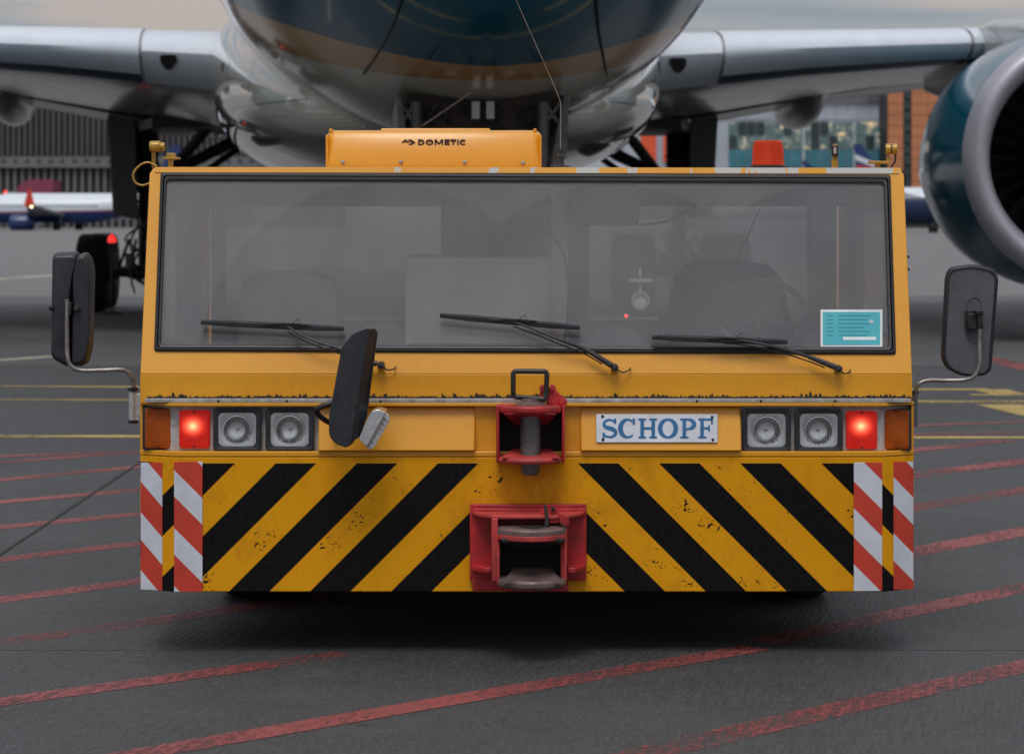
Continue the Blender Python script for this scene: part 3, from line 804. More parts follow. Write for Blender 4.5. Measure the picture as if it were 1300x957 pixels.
# round gauge on a stalk, small red lamp
b = B(); cg = W(813, 381.5, 11.0)
b.lathe([(0.028, -0.012), (0.038, -0.012), (0.040, 0.0), (0.038, 0.03), (0.0, 0.03)], cg, 'y', 28)
b.tube([cg + Vector((0, .02, .03)), cg + Vector((0, .05, .13))], 0.006)
b.box(cg + Vector((-.045, .0, .075)), cg + Vector((.05, .03, .09)))
gg = b.build('gauge', M['alu'], tug)
B().lathe([(0.0, 0.0), (0.027, 0.0)], cg, 'y', 28).build('gauge_dial', M['interior_light'], gg)
M['red_led'] = plain('red_indicator', (0.8, 0.05, 0.04), emis=(1, 0.05, 0.04), estr=1.6)
b = B(); c = W(795, 401, 11.05); b.lathe([(0.0, -0.006), (0.007, -0.004), (0.008, 0.004)], c, 'y', 10); b.build('indicator_lamp', M['red_led'], tug)
b = B(); b.tube(smooth_path([W(640, 300, 11.1), W(680, 288, 11.1), W(712, 315, 11.1), W(722, 370, 11.1), W(716, 440, 11.1)]), 0.006)
b.tube(smooth_path([W(812, 286, 11.2), W(850, 280, 11.3), W(880, 262, 11.4)]), 0.005)
b.tube([W(965, 265, 12.0), W(935, 330, 12.0)], 0.004)
b.build_each('cab_cable', M['black_plastic'], tug)
b = B(); b.lathe([(0.02, 0), (0.024, 0.02), (0.018, 0.05), (0.018, 0.14)][::-1], W(842, 440, 10.9), 'z', 14); b.build('gear_lever', M['black_plastic'], tug)
# permit card behind the glass
def card(px0, py0, px1, py1, dy, mat, name, par, th=0.0015):
    c4 = [CF(px0, py1, dy), CF(px1, py1, dy), CF(px1, py0, dy), CF(px0, py0, dy)]
    return B().hexa(c4, [p + Vector((0, th, 0)) for p in c4]).build(name, mat, par, smooth=False)
pc = card(1041.5, 393, 1120, 440, -0.004, M['white_card'], 'permit_card', tug)
card(1044.5, 396, 1117, 437.5, -0.006, M['teal_card'], 'card_face', pc)
b = B()
for k, (a, c_) in enumerate(((1052, 1058), (1064, 1100), (1064, 1104), (1064, 1096), (1064, 1104), (1064, 1100))):
    yy = 400 + k * 5
    for u0, u1 in ((1050, 1057), (a + 12 if k == 0 else a, c_ + 46 if k == 0 else c_)):
        c4 = [CF(u0, yy + 0.8, -0.0072), CF(u1, yy + 0.8, -0.0072), CF(u1, yy, -0.0072), CF(u0, yy, -0.0072)]
        b.hexa(c4, [p + Vector((0, 0.001, 0)) for p in c4])
b.build('printed_lines', M['teal_ink'], pc, smooth=False)
card(1070, 427.5, 1112, 431.5, -0.0074, M['white_card'], 'white_bar', pc, 0.001)
b = B(); q = CF(1106, 408.5, -0.0075); b.lathe([(0.0, 0), (0.009, 0), (0.009, 0.001)], q, 'y', 16); b.build('seal_dot', M['white_card'], pc)

# ---- lower body, chassis and wheels
b = B()
for (y0, y1) in ((10.62, 11.45), (12.95, 14.1), (15.6, 16.2)):
    b.box((xl + .012, y0 + .0, zb + .02 if y0 > 11 else Z_(520, 10.5)), (xr - .012, y1, 1.02))
b.box((xl + .014, 11.4, 0.86), (xr - .014, 16.18, 1.06))
b.build_each('side_panel', M['yellow_worn'], tug, bevel=0.008)
b = B(); b.box((xl + .05, 12.72, 1.061), (xr - .05, 16.15, 1.10)); b.build('rear_deck', M['yellow_worn'], tug, bevel=0.03)
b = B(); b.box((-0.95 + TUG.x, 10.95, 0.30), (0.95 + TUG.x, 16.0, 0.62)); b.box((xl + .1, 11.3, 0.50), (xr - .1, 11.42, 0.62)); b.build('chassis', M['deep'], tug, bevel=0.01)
def wheel(c, r, w, par, name='wheel', rimmat=None, hub=0.55):
    b = B()
    prof = [(r*hub, -w/2), (r*0.8, -w/2*1.02), (r*0.95, -w/2*0.9), (r, -w/2*0.65), (r*1.003, 0), (r, w/2*0.65), (r*0.95, w/2*0.9), (r*0.8, w/2*1.02), (r*hub, w/2)]
    b.lathe(prof, c, 'x', 36)
    for k in (-0.4, -0.15, 0.15, 0.4): pass
    t = b.build(name, M['tyre'], par)
    b = B(); b.lathe([(0.0, -w*0.30), (r*0.2, -w*0.34), (r*0.25, -w*0.22), (r*hub*0.9, -w*0.25), (r*hub, -w*0.48), (r*hub, w*0.48), (r*hub*0.9, w*0.25), (r*0.25, w*0.22), (r*0.2, w*0.34), (0.0, w*0.30)], c, 'x', 24)
    b.build('rim', rimmat or M['dark_iron'], t)
    return t
for sx in (-1, 1):
    for yy in (12.2, 14.85):
        wheel((TUG.x + sx * 1.20, yy, 0.53), 0.53, 0.36, tug)

# ---- warning plates
plates = [((221, 586), (257, 751), 'f', (408.6, 73.5, 40)), ((179, 587), (206, 748), 'l', (439, 74, 39)),
          ((1084, 587), (1120, 750), 'f', (-473, 71, 34)), ((1134.5, 586), (1160, 748), 'r', (-494.5, 71.5, 36.5))]
for (p0, p1, kind, (a, per, rd)) in plates:
    mt = redwhite('red_white_sheeting', a, per, rd)
    b = B(); rnd = random.Random(int(p0[0]))
    if kind == 'f':
        Y = 10.4955
        b.box((X_(p0[0], Y), Y, Z_(p1[1], Y)), (X_(p1[0], Y), Y + 0.0035, Z_(p0[1], Y)))
    else:
        # on the chamfer
        def yc(px):
            t = ((218 - px) / 40) if kind == 'l' else ((px - 1122) / 38)
            return 10.5 + 0.09 * t - 0.0035
        pa, pb = (p0[0], p1[0])
        if kind == 'l': pa = 178.6
        else: pb = 1159.6
        fr = [W(pa, p1[1], yc(pa)), W(pb, p1[1] + (1.2 if kind == 'l' else 0), yc(pb)), W(pb, p0[1], yc(pb)), W(pa, p0[1], yc(pa))]
        b.hexa(fr, [p + Vector((0, 0.003, 0)) for p in fr])
    b.build('warning_plate', mt, tug, smooth=False, bevel=0.0008, seg=1)

# ---- lamp clusters
def lampbox(px0, py0, px1, py1, mat, name, label, Y0=10.523):
    b = B(); o1 = prr(px0, py0, px1, py1, Y0 + .045, 4); b.prism(o1, Y0 + .02, Y0 + .05)
    base = b.build(name, M['black_plastic'], tug, bevel=0.002, label=label)
    b = B()
    w = (px1 - px0) / F * Y0
    rr = []
    for k, (ins, yy) in enumerate(((1.5, .03), (1.5, .008), (2.5, .002), (4.5, 0.0))):
        L = prr(px0 + ins, py0 + ins, px1 - ins, py1 - ins, Y0, 4)
        rr.append([(x, Y0 + yy, z) for x, z in L])
    b.rings(rr)
    b.build('lens', mat, base)
    b = B()
    for (sx, sy) in (((px0 + px1) / 2, py0 + 3.5), ((px0 + px1) / 2, py1 - 3.5)):
        b.lathe([(0.0, -0.003), (0.004, -0.003), (0.0045, 0.002)], (X_(sx, Y0), Y0, Z_(sy, Y0)), 'y', 8)
    b.build_each('lens_screw', M['dark_iron'], base)
    return base
def headlamp(px0, py0, px1, py1):
    Y0 = 10.512
    o = [(x, Y0, z) for x, z in prr(px0, py0, px1, py1, Y0, 4)]
    o2 = [(x, Y0 - .004, z) for x, z in prr(px0 + 1.5, py0 + 1.5, px1 - 1.5, py1 - 1.5, Y0, 4)]
    i1 = [(x, Y0, z) for x, z in prr(px0 + 6.5, py0 + 5.5, px1 - 6.5, py1 - 5.5, Y0, 5)]
    b = B(); b.rings([[(x, 10.6, z) for x, y, z in o], o, o2, i1, [(x, 10.56, z) for x, y, z in i1]], cap=False)
    h = b.build('headlamp', M['black_plastic'], tug)
    # reflector: square flange with a parabolic bowl and bulb cap
    cx, cz = X_((px0 + px1) / 2, Y0), Z_((py0 + py1) / 2, Y0)
    n = 24; rr = []
    hw_, hh2 = (px1 - px0 - 13) / 2 / F * Y0, (py1 - py0 - 11) / 2 / F * Y0
    sq = []
    for k in range(40):
        a_ = 2 * math.pi * k / 40; ca, sa = math.cos(a_), math.sin(a_)
        q_ = ((abs(ca) / hw_) ** 9 + (abs(sa) / hh2) ** 9) ** (-1 / 9.0)
        sq.append((cx + q_ * ca, cz + q_ * sa))
    R0 = 17.0 / F * Y0
    m = len(sq)
    rr.append([(x, Y0 + .006, z) for x, z in sq])
    def circ(r, y): 
        return [(cx + r * math.cos(math.atan2(z - cz, x - cx)), y, cz + r * math.sin(math.atan2(z - cz, x - cx))) for x, z in sq]
    rr.append(circ(R0 * 1.08, Y0 + .007)); rr.append(circ(R0, Y0 + .009)); rr.append(circ(R0 * .8, Y0 + .018)); rr.append(circ(R0 * .5, Y0 + .024)); rr.append(circ(R0 * .2, Y0 + .026))
    b = B(); b.rings(rr, cap=False); b.f.append(tuple((len(rr) - 1) * m + i for i in range(m))); b.m.append(0)
    b.build('reflector', M['chrome'], h)
    b = B(); b.lathe([(0.0, 0.010), (0.005, 0.011), (0.006, 0.014), (0.006, 0.025)], (cx, Y0, cz), 'y', 14); b.build('bulb', M['alu'], h)
    # fluted front glass
    b = B(); L = prr(px0 + 6.7, py0 + 5.7, px1 - 6.7, py1 - 5.7, Y0, 5)
    L2 = prr(px0 + 10, py0 + 9, px1 - 10, py1 - 9, Y0, 5)
    b.rings([[(x, Y0 + .006, z) for x, z in L], [(x, Y0 + .001, z) for x, z in L], [(x, Y0 - .002, z) for x, z in L2]])
    b.build('front_glass', M['lens'], h)
    b = B()
    pts = [(cx + R0 * 1.02 * math.cos(2*math.pi*k/28), Y0 - .001, cz + R0 * 1.02 * math.sin(2*math.pi*k/28)) for k in range(29)]
    b.tube(pts, 0.0016, 5)
    rnd = random.Random(int(px0))
    for k in range(9):
        u = cx + (k - 4) * R0 * 0.20
        hgt = rnd.uniform(.15, .45) * R0
        b.tube([(u, Y0 - .0015, cz - R0 * .78), (u, Y0 - .0015, cz - R0 * .78 + hgt)], 0.0013, 4)
    b.build('glass_ribs', M['lamp_glass'], h)
    return h
M['lamp_glass'] = plain('pressed_glass_ribs', (0.75, 0.76, 0.76), 0.12, metal=0.6)
lampbox(182, 517, 219, 571, M['amber'], 'indicator_light', 'amber indicator light', 10.545)
lampbox(225.5, 519.5, 267.5, 570.5, M['red_lit'], 'tail_light', 'lit red light')
headlamp(270.5, 518.5, 331.5, 572); headlamp(337, 518.5, 398.5, 572)
headlamp(942.5, 519.5, 1004, 573); headlamp(1009, 519.5, 1070, 573)
lampbox(1073, 520.5, 1115.5, 571.5, M['red_lit'], 'tail_light', 'lit red light')
lampbox(1119.5, 519, 1156, 572, M['amber'], 'indicator_light', 'amber indicator light', 10.545)

# ---- maker's plate with slab serif letters
Y = 10.508
tilt = None
b = B()
pl = [W(757, 561.5, 10.4815), W(911, 561.5, 10.4815), W(911, 525.5, 10.509), W(757, 525.5, 10.509)]
b.hexa(pl, [p + Vector((0, 0.004, 0)) for p in pl]); plate = b.build('name_plate', M['plate_white'], tug, bevel=0.001, seg=1)
def PW(px, py, dy=0.0):
    Yp = 10.4815 + (561.5 - py) / 36 * 0.0275
    v = W(px, py, Yp); v.y += dy; return v
def letter(polys, name='letter'):
    b = B()
    for poly in polys:
        a = sum(poly[i][0] * poly[(i+1) % len(poly)][1] - poly[(i+1) % len(poly)][0] * poly[i][1] for i in range(len(poly)))
        if a > 0: poly = poly[::-1]
        b.hexa([PW(x, y, -0.0022) for x, y in poly], [PW(x, y, 0.0) for x, y in poly])
    b.build(name, M['blue_paint'], plate, smooth=False)
def strokep(pts, ws):
    """quads along a 2D path in pixels"""
    out = []; L = []; Rr = []
    for i, p in enumerate(pts):
        a = pts[max(i-1, 0)]; c = pts[min(i+1, len(pts)-1)]
        dx, dy = c[0]-a[0], c[1]-a[1]; l = math.hypot(dx, dy) or 1
        nx, ny = -dy/l, dx/l; w = ws[i] / 2
        L.append((p[0]+nx*w, p[1]+ny*w)); Rr.append((p[0]-nx*w, p[1]-ny*w))
    for i in range(len(pts)-1): out.append([L[i], L[i+1], Rr[i+1], Rr[i]])
    return out
def rect(x0, y0, x1, y1): return [(x0, y0), (x1, y0), (x1, y1), (x0, y1)]
T, Bo = 531.0, 556.0   # cap height
# S
cx = 774
sp = []
for k in range(13):
    a = R(-25 - 245 * k / 12); sp.append((cx + 7.3 * math.cos(a), T + 6.9 + 5.3 * math.sin(a)))
for k in range(1, 14):
    a = R(-90 + 245 * k / 13); sp.append((cx + 7.6 * math.cos(a), T + 18.1 + 5.4 * math.sin(a)))
n = len(sp); ws = [2.2 + 3.0 * math.exp(-((i - n / 2) / (n / 4.2)) ** 2) for i in range(n)]
letter(strokep(sp, ws) + [rect(cx + 5.5, T, cx + 8.2, T + 6.5), rect(cx - 9, Bo - 7, cx - 6.3, Bo)])
# C
cx = 797; sp = []; ws = []
for k in range(19):
    a = R(-50 - 262 * k / 18); sp.append((cx + 9.3 * math.cos(a), (T + Bo) / 2 + 11.2 * math.sin(a))); ws.append(2.2 + 3.8 * max(0, -math.cos(a)))
letter(strokep(sp, ws) + [rect(cx + 6.2, T, cx + 9, T + 8)])
# H
letter([rect(813, T, 817.5, Bo), rect(827, T, 831.5, Bo), rect(817.4, 542, 827.1, 545), rect(810.5, T - .01, 820, T + 2.2), rect(824.5, T - .01, 834, T + 2.2), rect(810.5, Bo - 2.2, 820, Bo + .01), rect(824.5, Bo - 2.2, 834, Bo + .01)])
# O
cx = 848; sp = []; ws = []
for k in range(25):
    a = 2 * math.pi * k / 24; sp.append((cx + 10.0 * math.cos(a), (T + Bo) / 2 + 11.3 * math.sin(a))); ws.append(2.2 + 3.6 * abs(math.cos(a)))
letter(strokep(sp, ws))
# P
sp = []; ws = []
for k in range(11):
    a = R(-90 + 180 * k / 10); sp.append((873 + 8.2 * math.cos(a), T + 7.2 + 6.1 * math.sin(a))); ws.append(2.2 + 3.2 * math.cos(a))
letter(strokep(sp, ws) + [rect(866.5, T, 871, Bo), rect(863.5, T - .01, 873.2, T + 2.3), rect(871, T + 12.2, 873.2, T + 14.4), rect(863.5, Bo - 2.2, 874, Bo + .01)])
# F
letter([rect(889, T, 893.5, Bo), rect(886.5, T - .01, 905, T + 2.4), rect(902.5, T, 905, T + 7), rect(893.4, 542, 901, 544.6), rect(899, 539.5, 901.2, 547), rect(886.5, Bo - 2.2, 897, Bo + .01)])
b = B()
for x, y in ((765, 528.5), (904, 529.5), (765.5, 558), (905, 558)):
    b.lathe([(0.0, -0.005), (0.005, -0.004), (0.006, 0.0)], PW(x, y), 'y', 12)
b.build_each('plate_screw', M['dark_iron'], plate)

# ---- wipers
def wiper(p0, p1, arm, pivot, hook, armstart):
    b = B(); Yo = -0.055
    # squeegee blade: tapered bar
    n = 10; rr = []
    a = CF(*p0, Yo); c = CF(*p1, Yo); d = (c - a)
    for k in range(n + 1):
        t = k / n; p = a + d * t
        w = (3.6 + 1.6 * min(1, min(t, 1 - t) * 6)) / F * 10.6
        rr.append([p + Vector((0, -0.006, w * 0.3)), p + Vector((0, 0.006, w * .8)), p + Vector((0, 0.03, 0)), p + Vector((0, 0.006, -w * .8)), p + Vector((0, -0.006, -w * .6))])
    b.rings(rr)
    bl = b.build('wiper_blade', M['black_rubber'], None)
    pth = smooth_path([CF(x, y, -0.07 if i < len(arm) - 2 else -0.05) for i, (x, y) in enumerate(arm)], 5)
    m = len(pth); rad = [0.0035 + 0.005 * (i / m) for i in range(m)]
    b = B(); b.tube(pth, rad, 8)
    a2 = Vector(CF(*arm[-1], -0.05)); a1 = pth[-6]
    b.tube([a1, a2], [0.009, 0.012], 10)
    b.lathe([(0.0, -0.035), (0.012, -0.032), (0.015, -0.02), (0.015, 0.06)], CF(*pivot, -0.03), 'y', 14)
    w = b.build('wiper_arm', M['black_plastic'], tug)
    # second rod and clip
    b = B(); off = [p + Vector((-0.006, 0.01, -0.016)) for p in pth[1:-2]]
    b.tube(off, 0.0028, 6)
    b.tube(smooth_path([CF(*pivot, -0.04), CF((pivot[0] + hook[0]) / 2, pivot[1] + 6, -0.03), CF(*hook, -0.02), CF(hook[0] + 1, hook[1] - 3, 0.01)]), 0.0028, 6)
    b.build('washer_hose', M['black_rubber'], w)
    b = B(); cm = (Vector(CF(*armstart, Yo - .006)));
    b.box(cm + Vector((-.035, -.010, -.008)), cm + Vector((.03, .012, .010)))
    b.tube([cm + Vector((-.09, 0, .004)), cm + Vector((-.03, -.012, .008)), cm + Vector((.03, -.012, .006)), cm + Vector((.09, 0, 0))], 0.0045, 6)
    b.tube([cm + Vector((.02, -.004, .008)), cm + Vector((.045, -.006, .028)), cm + Vector((.052, -.004, .0))], 0.002, 5)
    b.build('wiper_clip', M['black_plastic'], w)
    # re-parent the blade under its arm
    bl.data.transform(Matrix.Translation(-TUG)); bl.parent = w
wiper((257, 408.5), (437.5, 417), [(366, 413), (392, 428), (430, 441), (455, 452), (479, 461)], (484, 463), (501, 467.5), (366, 412.5))
wiper((559, 400), (736, 415.5), [(650, 407), (680, 418), (712, 431), (745, 444), (776, 463)], (780, 466), (799, 469), (652, 407.5))
wiper((827, 427.5), (998, 433.5), [(915, 429), (945, 432), (985, 440), (1025, 452), (1058, 465)], (1063, 467.5), (1078, 471.5), (925, 430.5))

# ---- roof furniture
# air conditioner
b = B(); Ya = 11.15
prof = [(163 + 0, 0.10), (164, 0.05), (168, 0.015), (180, 0.0), (213.5, -0.01)]
def acpt(px, py, dy): 
    return Vector((X_(px, Ya), Ya + dy, Z_(py, Ya)))
xl_, xr_ = X_(415, Ya), X_(686, Ya); z0 = Z_(214, Ya); z1 = Z_(165, Ya)
sec = []
for (x, ins) in ((xl_, .012), (xl_ + .01, .004), (xl_ + .03, 0), (xr_ - .03, 0), (xr_ - .01, .004), (xr_, .012)):
    L = [(-.0, z0), (-.0, z0 + .02), (.028, z1 - .035), (.045, z1 - .010), (.075, z1), (.7, z1), (.74, z1 - .03), (.75, z0)]
    sec.append([Vector((x, Ya + y + (ins if y < .3 else -ins), z - (ins if z > z0 else 0))) for y, z in L])
b.rings(sec); ac = b.build('air_conditioner', M['yellow'], tug, bevel=0.004)
b = B(); b.box((X_(482, Ya), Ya + .09, z1 - .003), (X_(622, Ya), Ya + .65, z1 + .009)); b.build('top_lid', M['yellow'], ac, bevel=0.01, seg=3)
for px_ in (418.5, 679):
    b = B(); b.prism(prr(px_ - 2, 163, px_ + 2.5, 168, Ya, 1.5), Ya + .05, Ya + .3); b.build('corner_cap', M['yellow'], ac, bevel=0.002)
b = B(); b.pbox(413.5, 171, 417, 214, Ya + .01, Ya + .7); b.pbox(684.5, 171, 687.5, 214, Ya + .01, Ya + .7); b.build_each('side_flange', M['yellow_worn'], ac, bevel=0.002)
b = B()
for x in (435, 509, 590, 664): b.lathe([(0, -.006), (.006, -.005), (.009, -.001), (.009, .004)], (X_(x, Ya), Ya - .001, Z_(206 + (x > 600), Ya)), 'y', 12)
b.build_each('rivet', M['alu'], ac)
def textmesh(txt, size, bold=0.0, sx=1.0):
    cu = bpy.data.curves.new('lettering', 'FONT'); cu.body = txt; cu.size = size; cu.offset = bold; cu.extrude = 0.001; cu.space_character = 1.12
    ob = bpy.data.objects.new('lettering', cu); COL.objects.link(ob)
    dg = bpy.context.evaluated_depsgraph_get(); me = bpy.data.meshes.new_from_object(ob.evaluated_get(dg))
    vv = [Vector(v.co) for v in me.vertices]; ff = [tuple(p.vertices) for p in me.polygons]
    bpy.data.objects.remove(ob); bpy.data.meshes.remove(me)
    x0 = min(v.x for v in vv); x1 = max(v.x for v in vv); y0 = min(v.y for v in vv); y1 = max(v.y for v in vv)
    return vv, ff, x0, x1, y0, y1
def text_on(txt, px0, py0, px1, py1, Y, mat, name, par, bold=0.0, th=0.0012):
    vv, ff, x0, x1, y0, y1 = textmesh(txt, 1.0, bold)
    out = []
    for v in vv:
        px_ = px0 + (v.x - x0) / (x1 - x0) * (px1 - px0); py_ = py1 - (v.y - y0) / (y1 - y0) * (py1 - py0)
        q = W(px_, py_, Y); q.y += -th if v.z > 0 else 0.0
        out.append(q)
    b = B(); b.add(out, ff); return b.build(name, mat, par, smooth=False)
tp, bt, sw = 176.9, 184.4, 1.75
def abox(x0, y0, x1, y1): return [(x0, y0), (x1, y0), (x1, y1), (x0, y1)]
def aletter(polys):
    b = B()
    for poly in polys:
        b.prism([(X_(x, Ya), Z_(y, Ya)) for x, y in poly], Ya + .0190, Ya + .0260)
    b.build('letter', M['black_print'], ac, smooth=False)
def strk(pts, w=sw):
    out = []; L = []; Rr = []
    for i, p in enumerate(pts):
        a = pts[max(i-1, 0)]; c = pts[min(i+1, len(pts)-1)]
        dx, dy = c[0]-a[0], c[1]-a[1]; l = math.hypot(dx, dy) or 1
        L.append((p[0]-dy/l*w/2, p[1]+dx/l*w/2)); Rr.append((p[0]+dy/l*w/2, p[1]-dx/l*w/2))
    return [[L[i], L[i+1], Rr[i+1], Rr[i]] for i in range(len(pts)-1)]
mid = (tp + bt) / 2; hh_ = (bt - tp) / 2 - sw / 2
aletter([abox(530.5, tp, 532.4, bt)] + strk([(532, tp + sw/2), (534.5, tp + sw/2)] + [(534.5 + 3.2*math.cos(R(a)), mid + hh_*math.sin(R(a))) for a in range(-75, 76, 25)] + [(534.5, bt - sw/2), (532, bt - sw/2)]))
aletter(strk([(545 + 4.1*math.cos(R(a)), mid + hh_*math.sin(R(a))) for a in range(0, 361, 24)]))
aletter([abox(551.6, tp, 553.4, bt), abox(560.4, tp, 562.2, bt)] + strk([(552.8, tp + .3), (556.9, bt - 1.6)], 1.6) + strk([(556.9, bt - 1.6), (561, tp + .3)], 1.6))
aletter([abox(564.2, tp, 566, bt), abox(565.9, tp, 570.8, tp + 1.6), abox(565.9, mid - .75, 570.3, mid + .75), abox(565.9, bt - 1.6, 570.8, bt)])
aletter([abox(571.6, tp, 579, tp + 1.6), abox(574.4, tp + 1.5, 576.2, bt)])
aletter([abox(580.4, tp, 582.2, bt)])
aletter(strk([(587.8 + 3.6*math.cos(R(a)), mid + hh_*math.sin(R(a))) for a in range(-48, -313, -22)]))
# arrow emblem before the wording
b = B()
for poly in ([(509.5, 180.6), (514.5, 176.6), (519.5, 180.6), (516.8, 180.6), (514.5, 178.9), (512.2, 180.6)], [(518, 177), (521.5, 177), (527, 180.6), (521.5, 184.2), (518, 184.2), (523.2, 180.6)]):
    b.prism([(X_(x, Ya), Z_(y, Ya)) for x, y in poly], Ya + .0190, Ya + .0260)
b.build('brand_emblem', M['black_print'], ac, smooth=False)
# beacon
b = B(); c = Vector((X_(976.5, 11.0), 11.05, Z_(213.5, 11.0))); s = 11.0 / F
b.lathe([(0.0, 0), (23*s, 0), (23*s, 3*s), (21*s, 4*s)], c, 'z', 32); bc = b.build('beacon', M['black_plastic'], tug)
b = B(); b.lathe([(21.2*s, 3*s), (21*s, 7*s), (20*s, 10*s), (19.2*s, 28*s), (18.2*s, 33.5*s), (16*s, 35.3*s), (0, 35.6*s)], c, 'z', 36)
b.build('beacon_dome', M['beacon'], bc)
b = B()
for k in range(36):
    a = 2*math.pi*k/36
    b.tube([c + Vector((19.9*s*math.cos(a), 19.9*s*math.sin(a), 11*s)), c + Vector((19.0*s*math.cos(a), 19.0*s*math.sin(a), 28*s))], 0.0012, 4)
b.build('dome_ribs', M['beacon'], bc)
# antenna with coil base and whip
b = B(); Yn = 11.0; c = W(711, 212, Yn)
b.lathe([(0.0, 0), (13*s, 0), (13*s, 1*s), (6*s, 2.5*s), (5*s, 5*s), (5*s, 14*s), (2.6*s, 16*s), (2.2*s, 22*s), (0, 23*s)], c, 'z', 18)
pts = [c + Vector((math.cos(2*math.pi*k/20) * 7*s, 0, 15*s + math.sin(2*math.pi*k/20) * 8*s)) for k in range(21)]
b.tube(pts, 0.0022, 6)
an = b.build('antenna', M['dark_iron'], tug)
b = B(); b.tube([W(711.5, 190, Yn), W(711.8, 130, Yn), W(704, 110, Yn - .0), W(655, 0, Yn - .1), W(618, -80, Yn - .15)], [.0022, .0018, .0016, .0014, .0012], 6)
b.build('whip', M['steel_tube'], an)
# left bracket with work lamps
b = B(); Yc = 11.0
b.pbox(207, 199.5, 226, 202, Yc - .03, Yc + .06); b.pbox(213, 201, 219, 214, Yc - .01, Yc + .02); b.pbox(211, 194.5, 222, 199.5, Yc - .01, Yc + .03)
lb = b.build('lamp_bracket', M['brass'], tug, bevel=0.002)
b = B(); b.lathe([(0, -.022), (.020, -.022), (.022, -.012), (.022, .012), (.02, .02), (0, .02)], (X_(197, Yc), Yc, Z_(186, Yc)), 'x', 20)
b.lathe([(0, -.008), (.016, -.008), (.018, .0), (.018, .012), (0, .014)], (X_(205, Yc), Yc, Z_(186.5, Yc)), 'x', 18)
b.pbox(192.5, 184, 197, 213, Yc + .015, Yc + .03)
b.build('work_lamp', M['brass'], lb, bevel=0.001)
b = B(); b.tube(smooth_path([W(199, 211, Yc), W(188, 206.5, Yc), W(178, 210, Yc), W(169.5, 220, Yc), W(171, 231, Yc), W(180, 235.5, Yc), W(190, 233, Yc)], 6), 0.0045, 8)
b.build('lamp_cable', M['brass'], lb)
# right bracket, post and lamp
b = B()
b.pbox(1105, 204.5, 1130, 208, Yc - .03, Yc + .05); b.pbox(1112, 207, 1118, 215, Yc - .01, Yc + .02); b.pbox(1126, 198, 1130, 206, Yc, Yc + .02)
rb = b.build('lamp_bracket', M['brass'], tug, bevel=0.002)
b = B(); b.lathe([(0, -.006), (.020, -.006), (.022, 0), (.022, .014), (.0, .016)], (X_(1126, Yc), Yc, Z_(189.5, Yc)), 'x', 20)
b.lathe([(0, -.006), (.021, -.006), (.023, 0), (.023, .014), (.0, .016)], (X_(1134, Yc), Yc, Z_(189.5, Yc)), 'x', 20)
b.build('work_lamp', M['brass'], rb)
b = B(); b.lathe([(.012, -.008), (.018, -.008), (.018, .034), (.012, .034)], (X_(1126, Yc), Yc, Z_(189.5, Yc)), 'x', 20); b.build('lamp_body', M['black_plastic'], rb)
b = B(); b.tube(smooth_path([W(1137, 196, Yc), W(1136, 205, Yc), W(1131, 214, Yc), W(1136, 217, Yc), W(1147, 218, Yc), W(1150, 228, Yc), W(1147, 237, Yc)], 5), 0.004, 7); b.build('lamp_cable', M['black_rubber'], rb)
b = B(); b.pbox(1056.5, 202, 1064, 214, Yc, Yc + .03); b.pbox(1058, 183, 1063, 203, Yc + .005, Yc + .025); ps = b.build('roof_post', M['brass'], tug, bevel=0.002)
b = B(); b.pbox(1056, 185, 1064, 199, Yc - .012, Yc + .0045); b.build('post_head', M['dark_iron'], ps, bevel=0.003)
b = B(); b.pbox(1058.3, 187, 1061.7, 195, Yc - .0145, Yc - .0125); b.build('post_lens', M['lamp_back'], ps)
# hinge bolts at the right edge
b = B()
for py in (326, 342): b.lathe([(0, 0), (.006, 0), (.006, .012), (0, .014)], (X_(1150.5, 10.75), 10.75, Z_(py, 10.75)), 'x', 8)
b.build_each('hinge_bolt', M['dark_iron'], tug)

# ---- side mirrors
# left: two black housings seen from behind
Ym = 10.75
def shell(pp, Y0, depth, mat, name, par, bev=0.02, ins=6, label=None):
    """rounded shell: smaller face towards the viewer, fuller rim behind"""
    cx = sum(p[0] for p in pp) / len(pp); cy = sum(p[1] for p in pp) / len(pp)
    def lp(k, y):
        out = []
        for x, yy in pp:
            dx, dy = x - cx, yy - cy
            l = math.hypot(dx, dy)
            out.append(W(cx + dx * (l - k) / l, cy + dy * (l - k) / l, Y0)); out[-1].y = y
        return out
    rr = [lp(ins, Y0), lp(ins * 0.45, Y0 + depth * 0.12), lp(ins * 0.15, Y0 + depth * 0.35), lp(0, Y0 + depth * 0.7), lp(0, Y0 + depth)]
    b = B(); b.rings(rr); return b.build(name, mat, par, bevel=bev, label=label, ang=50)
def rpoly(pp, r=5, n=4):
    out = []
    m = len(pp)
    for i in range(m):
        p = Vector(pp[i]); a = Vector(pp[i-1]); d = Vector(pp[(i+1) % m])
        rr_ = min(r, (a-p).length/2.1, (d-p).length/2.1)
        u = (a - p).normalized() * rr_; v = (d - p).normalized() * rr_
        for k in range(n + 1):
            t = k / n; q = (p + u) * (1-t)**2 + p * 2*t*(1-t) + (p + v) * t*t; out.append((q.x, q.y))
    return out[::-1]
mh = shell(rpoly([(65, 320), (96, 319), (98, 330), (92, 345), (90, 400), (90, 466), (80, 466), (63, 456)], 7), Ym, .10, M['black_plastic'], 'side_mirror', tug, 0.004, 7, label='black mirror housing seen from behind')
shell(rpoly([(97, 323), (106, 320), (112, 328), (115.5, 345), (113, 440), (108, 462), (98, 467), (90.5, 466), (89.5, 400), (91, 350)], 6), Ym - .02, .12, M['black_plastic'], 'outer_housing', mh, 0.004, 6)
b = B()
b.lathe([(0, -.03), (.012, -.028), (.014, -.01), (.014, .04)], W(98, 392, Ym - .02), 'y', 12)
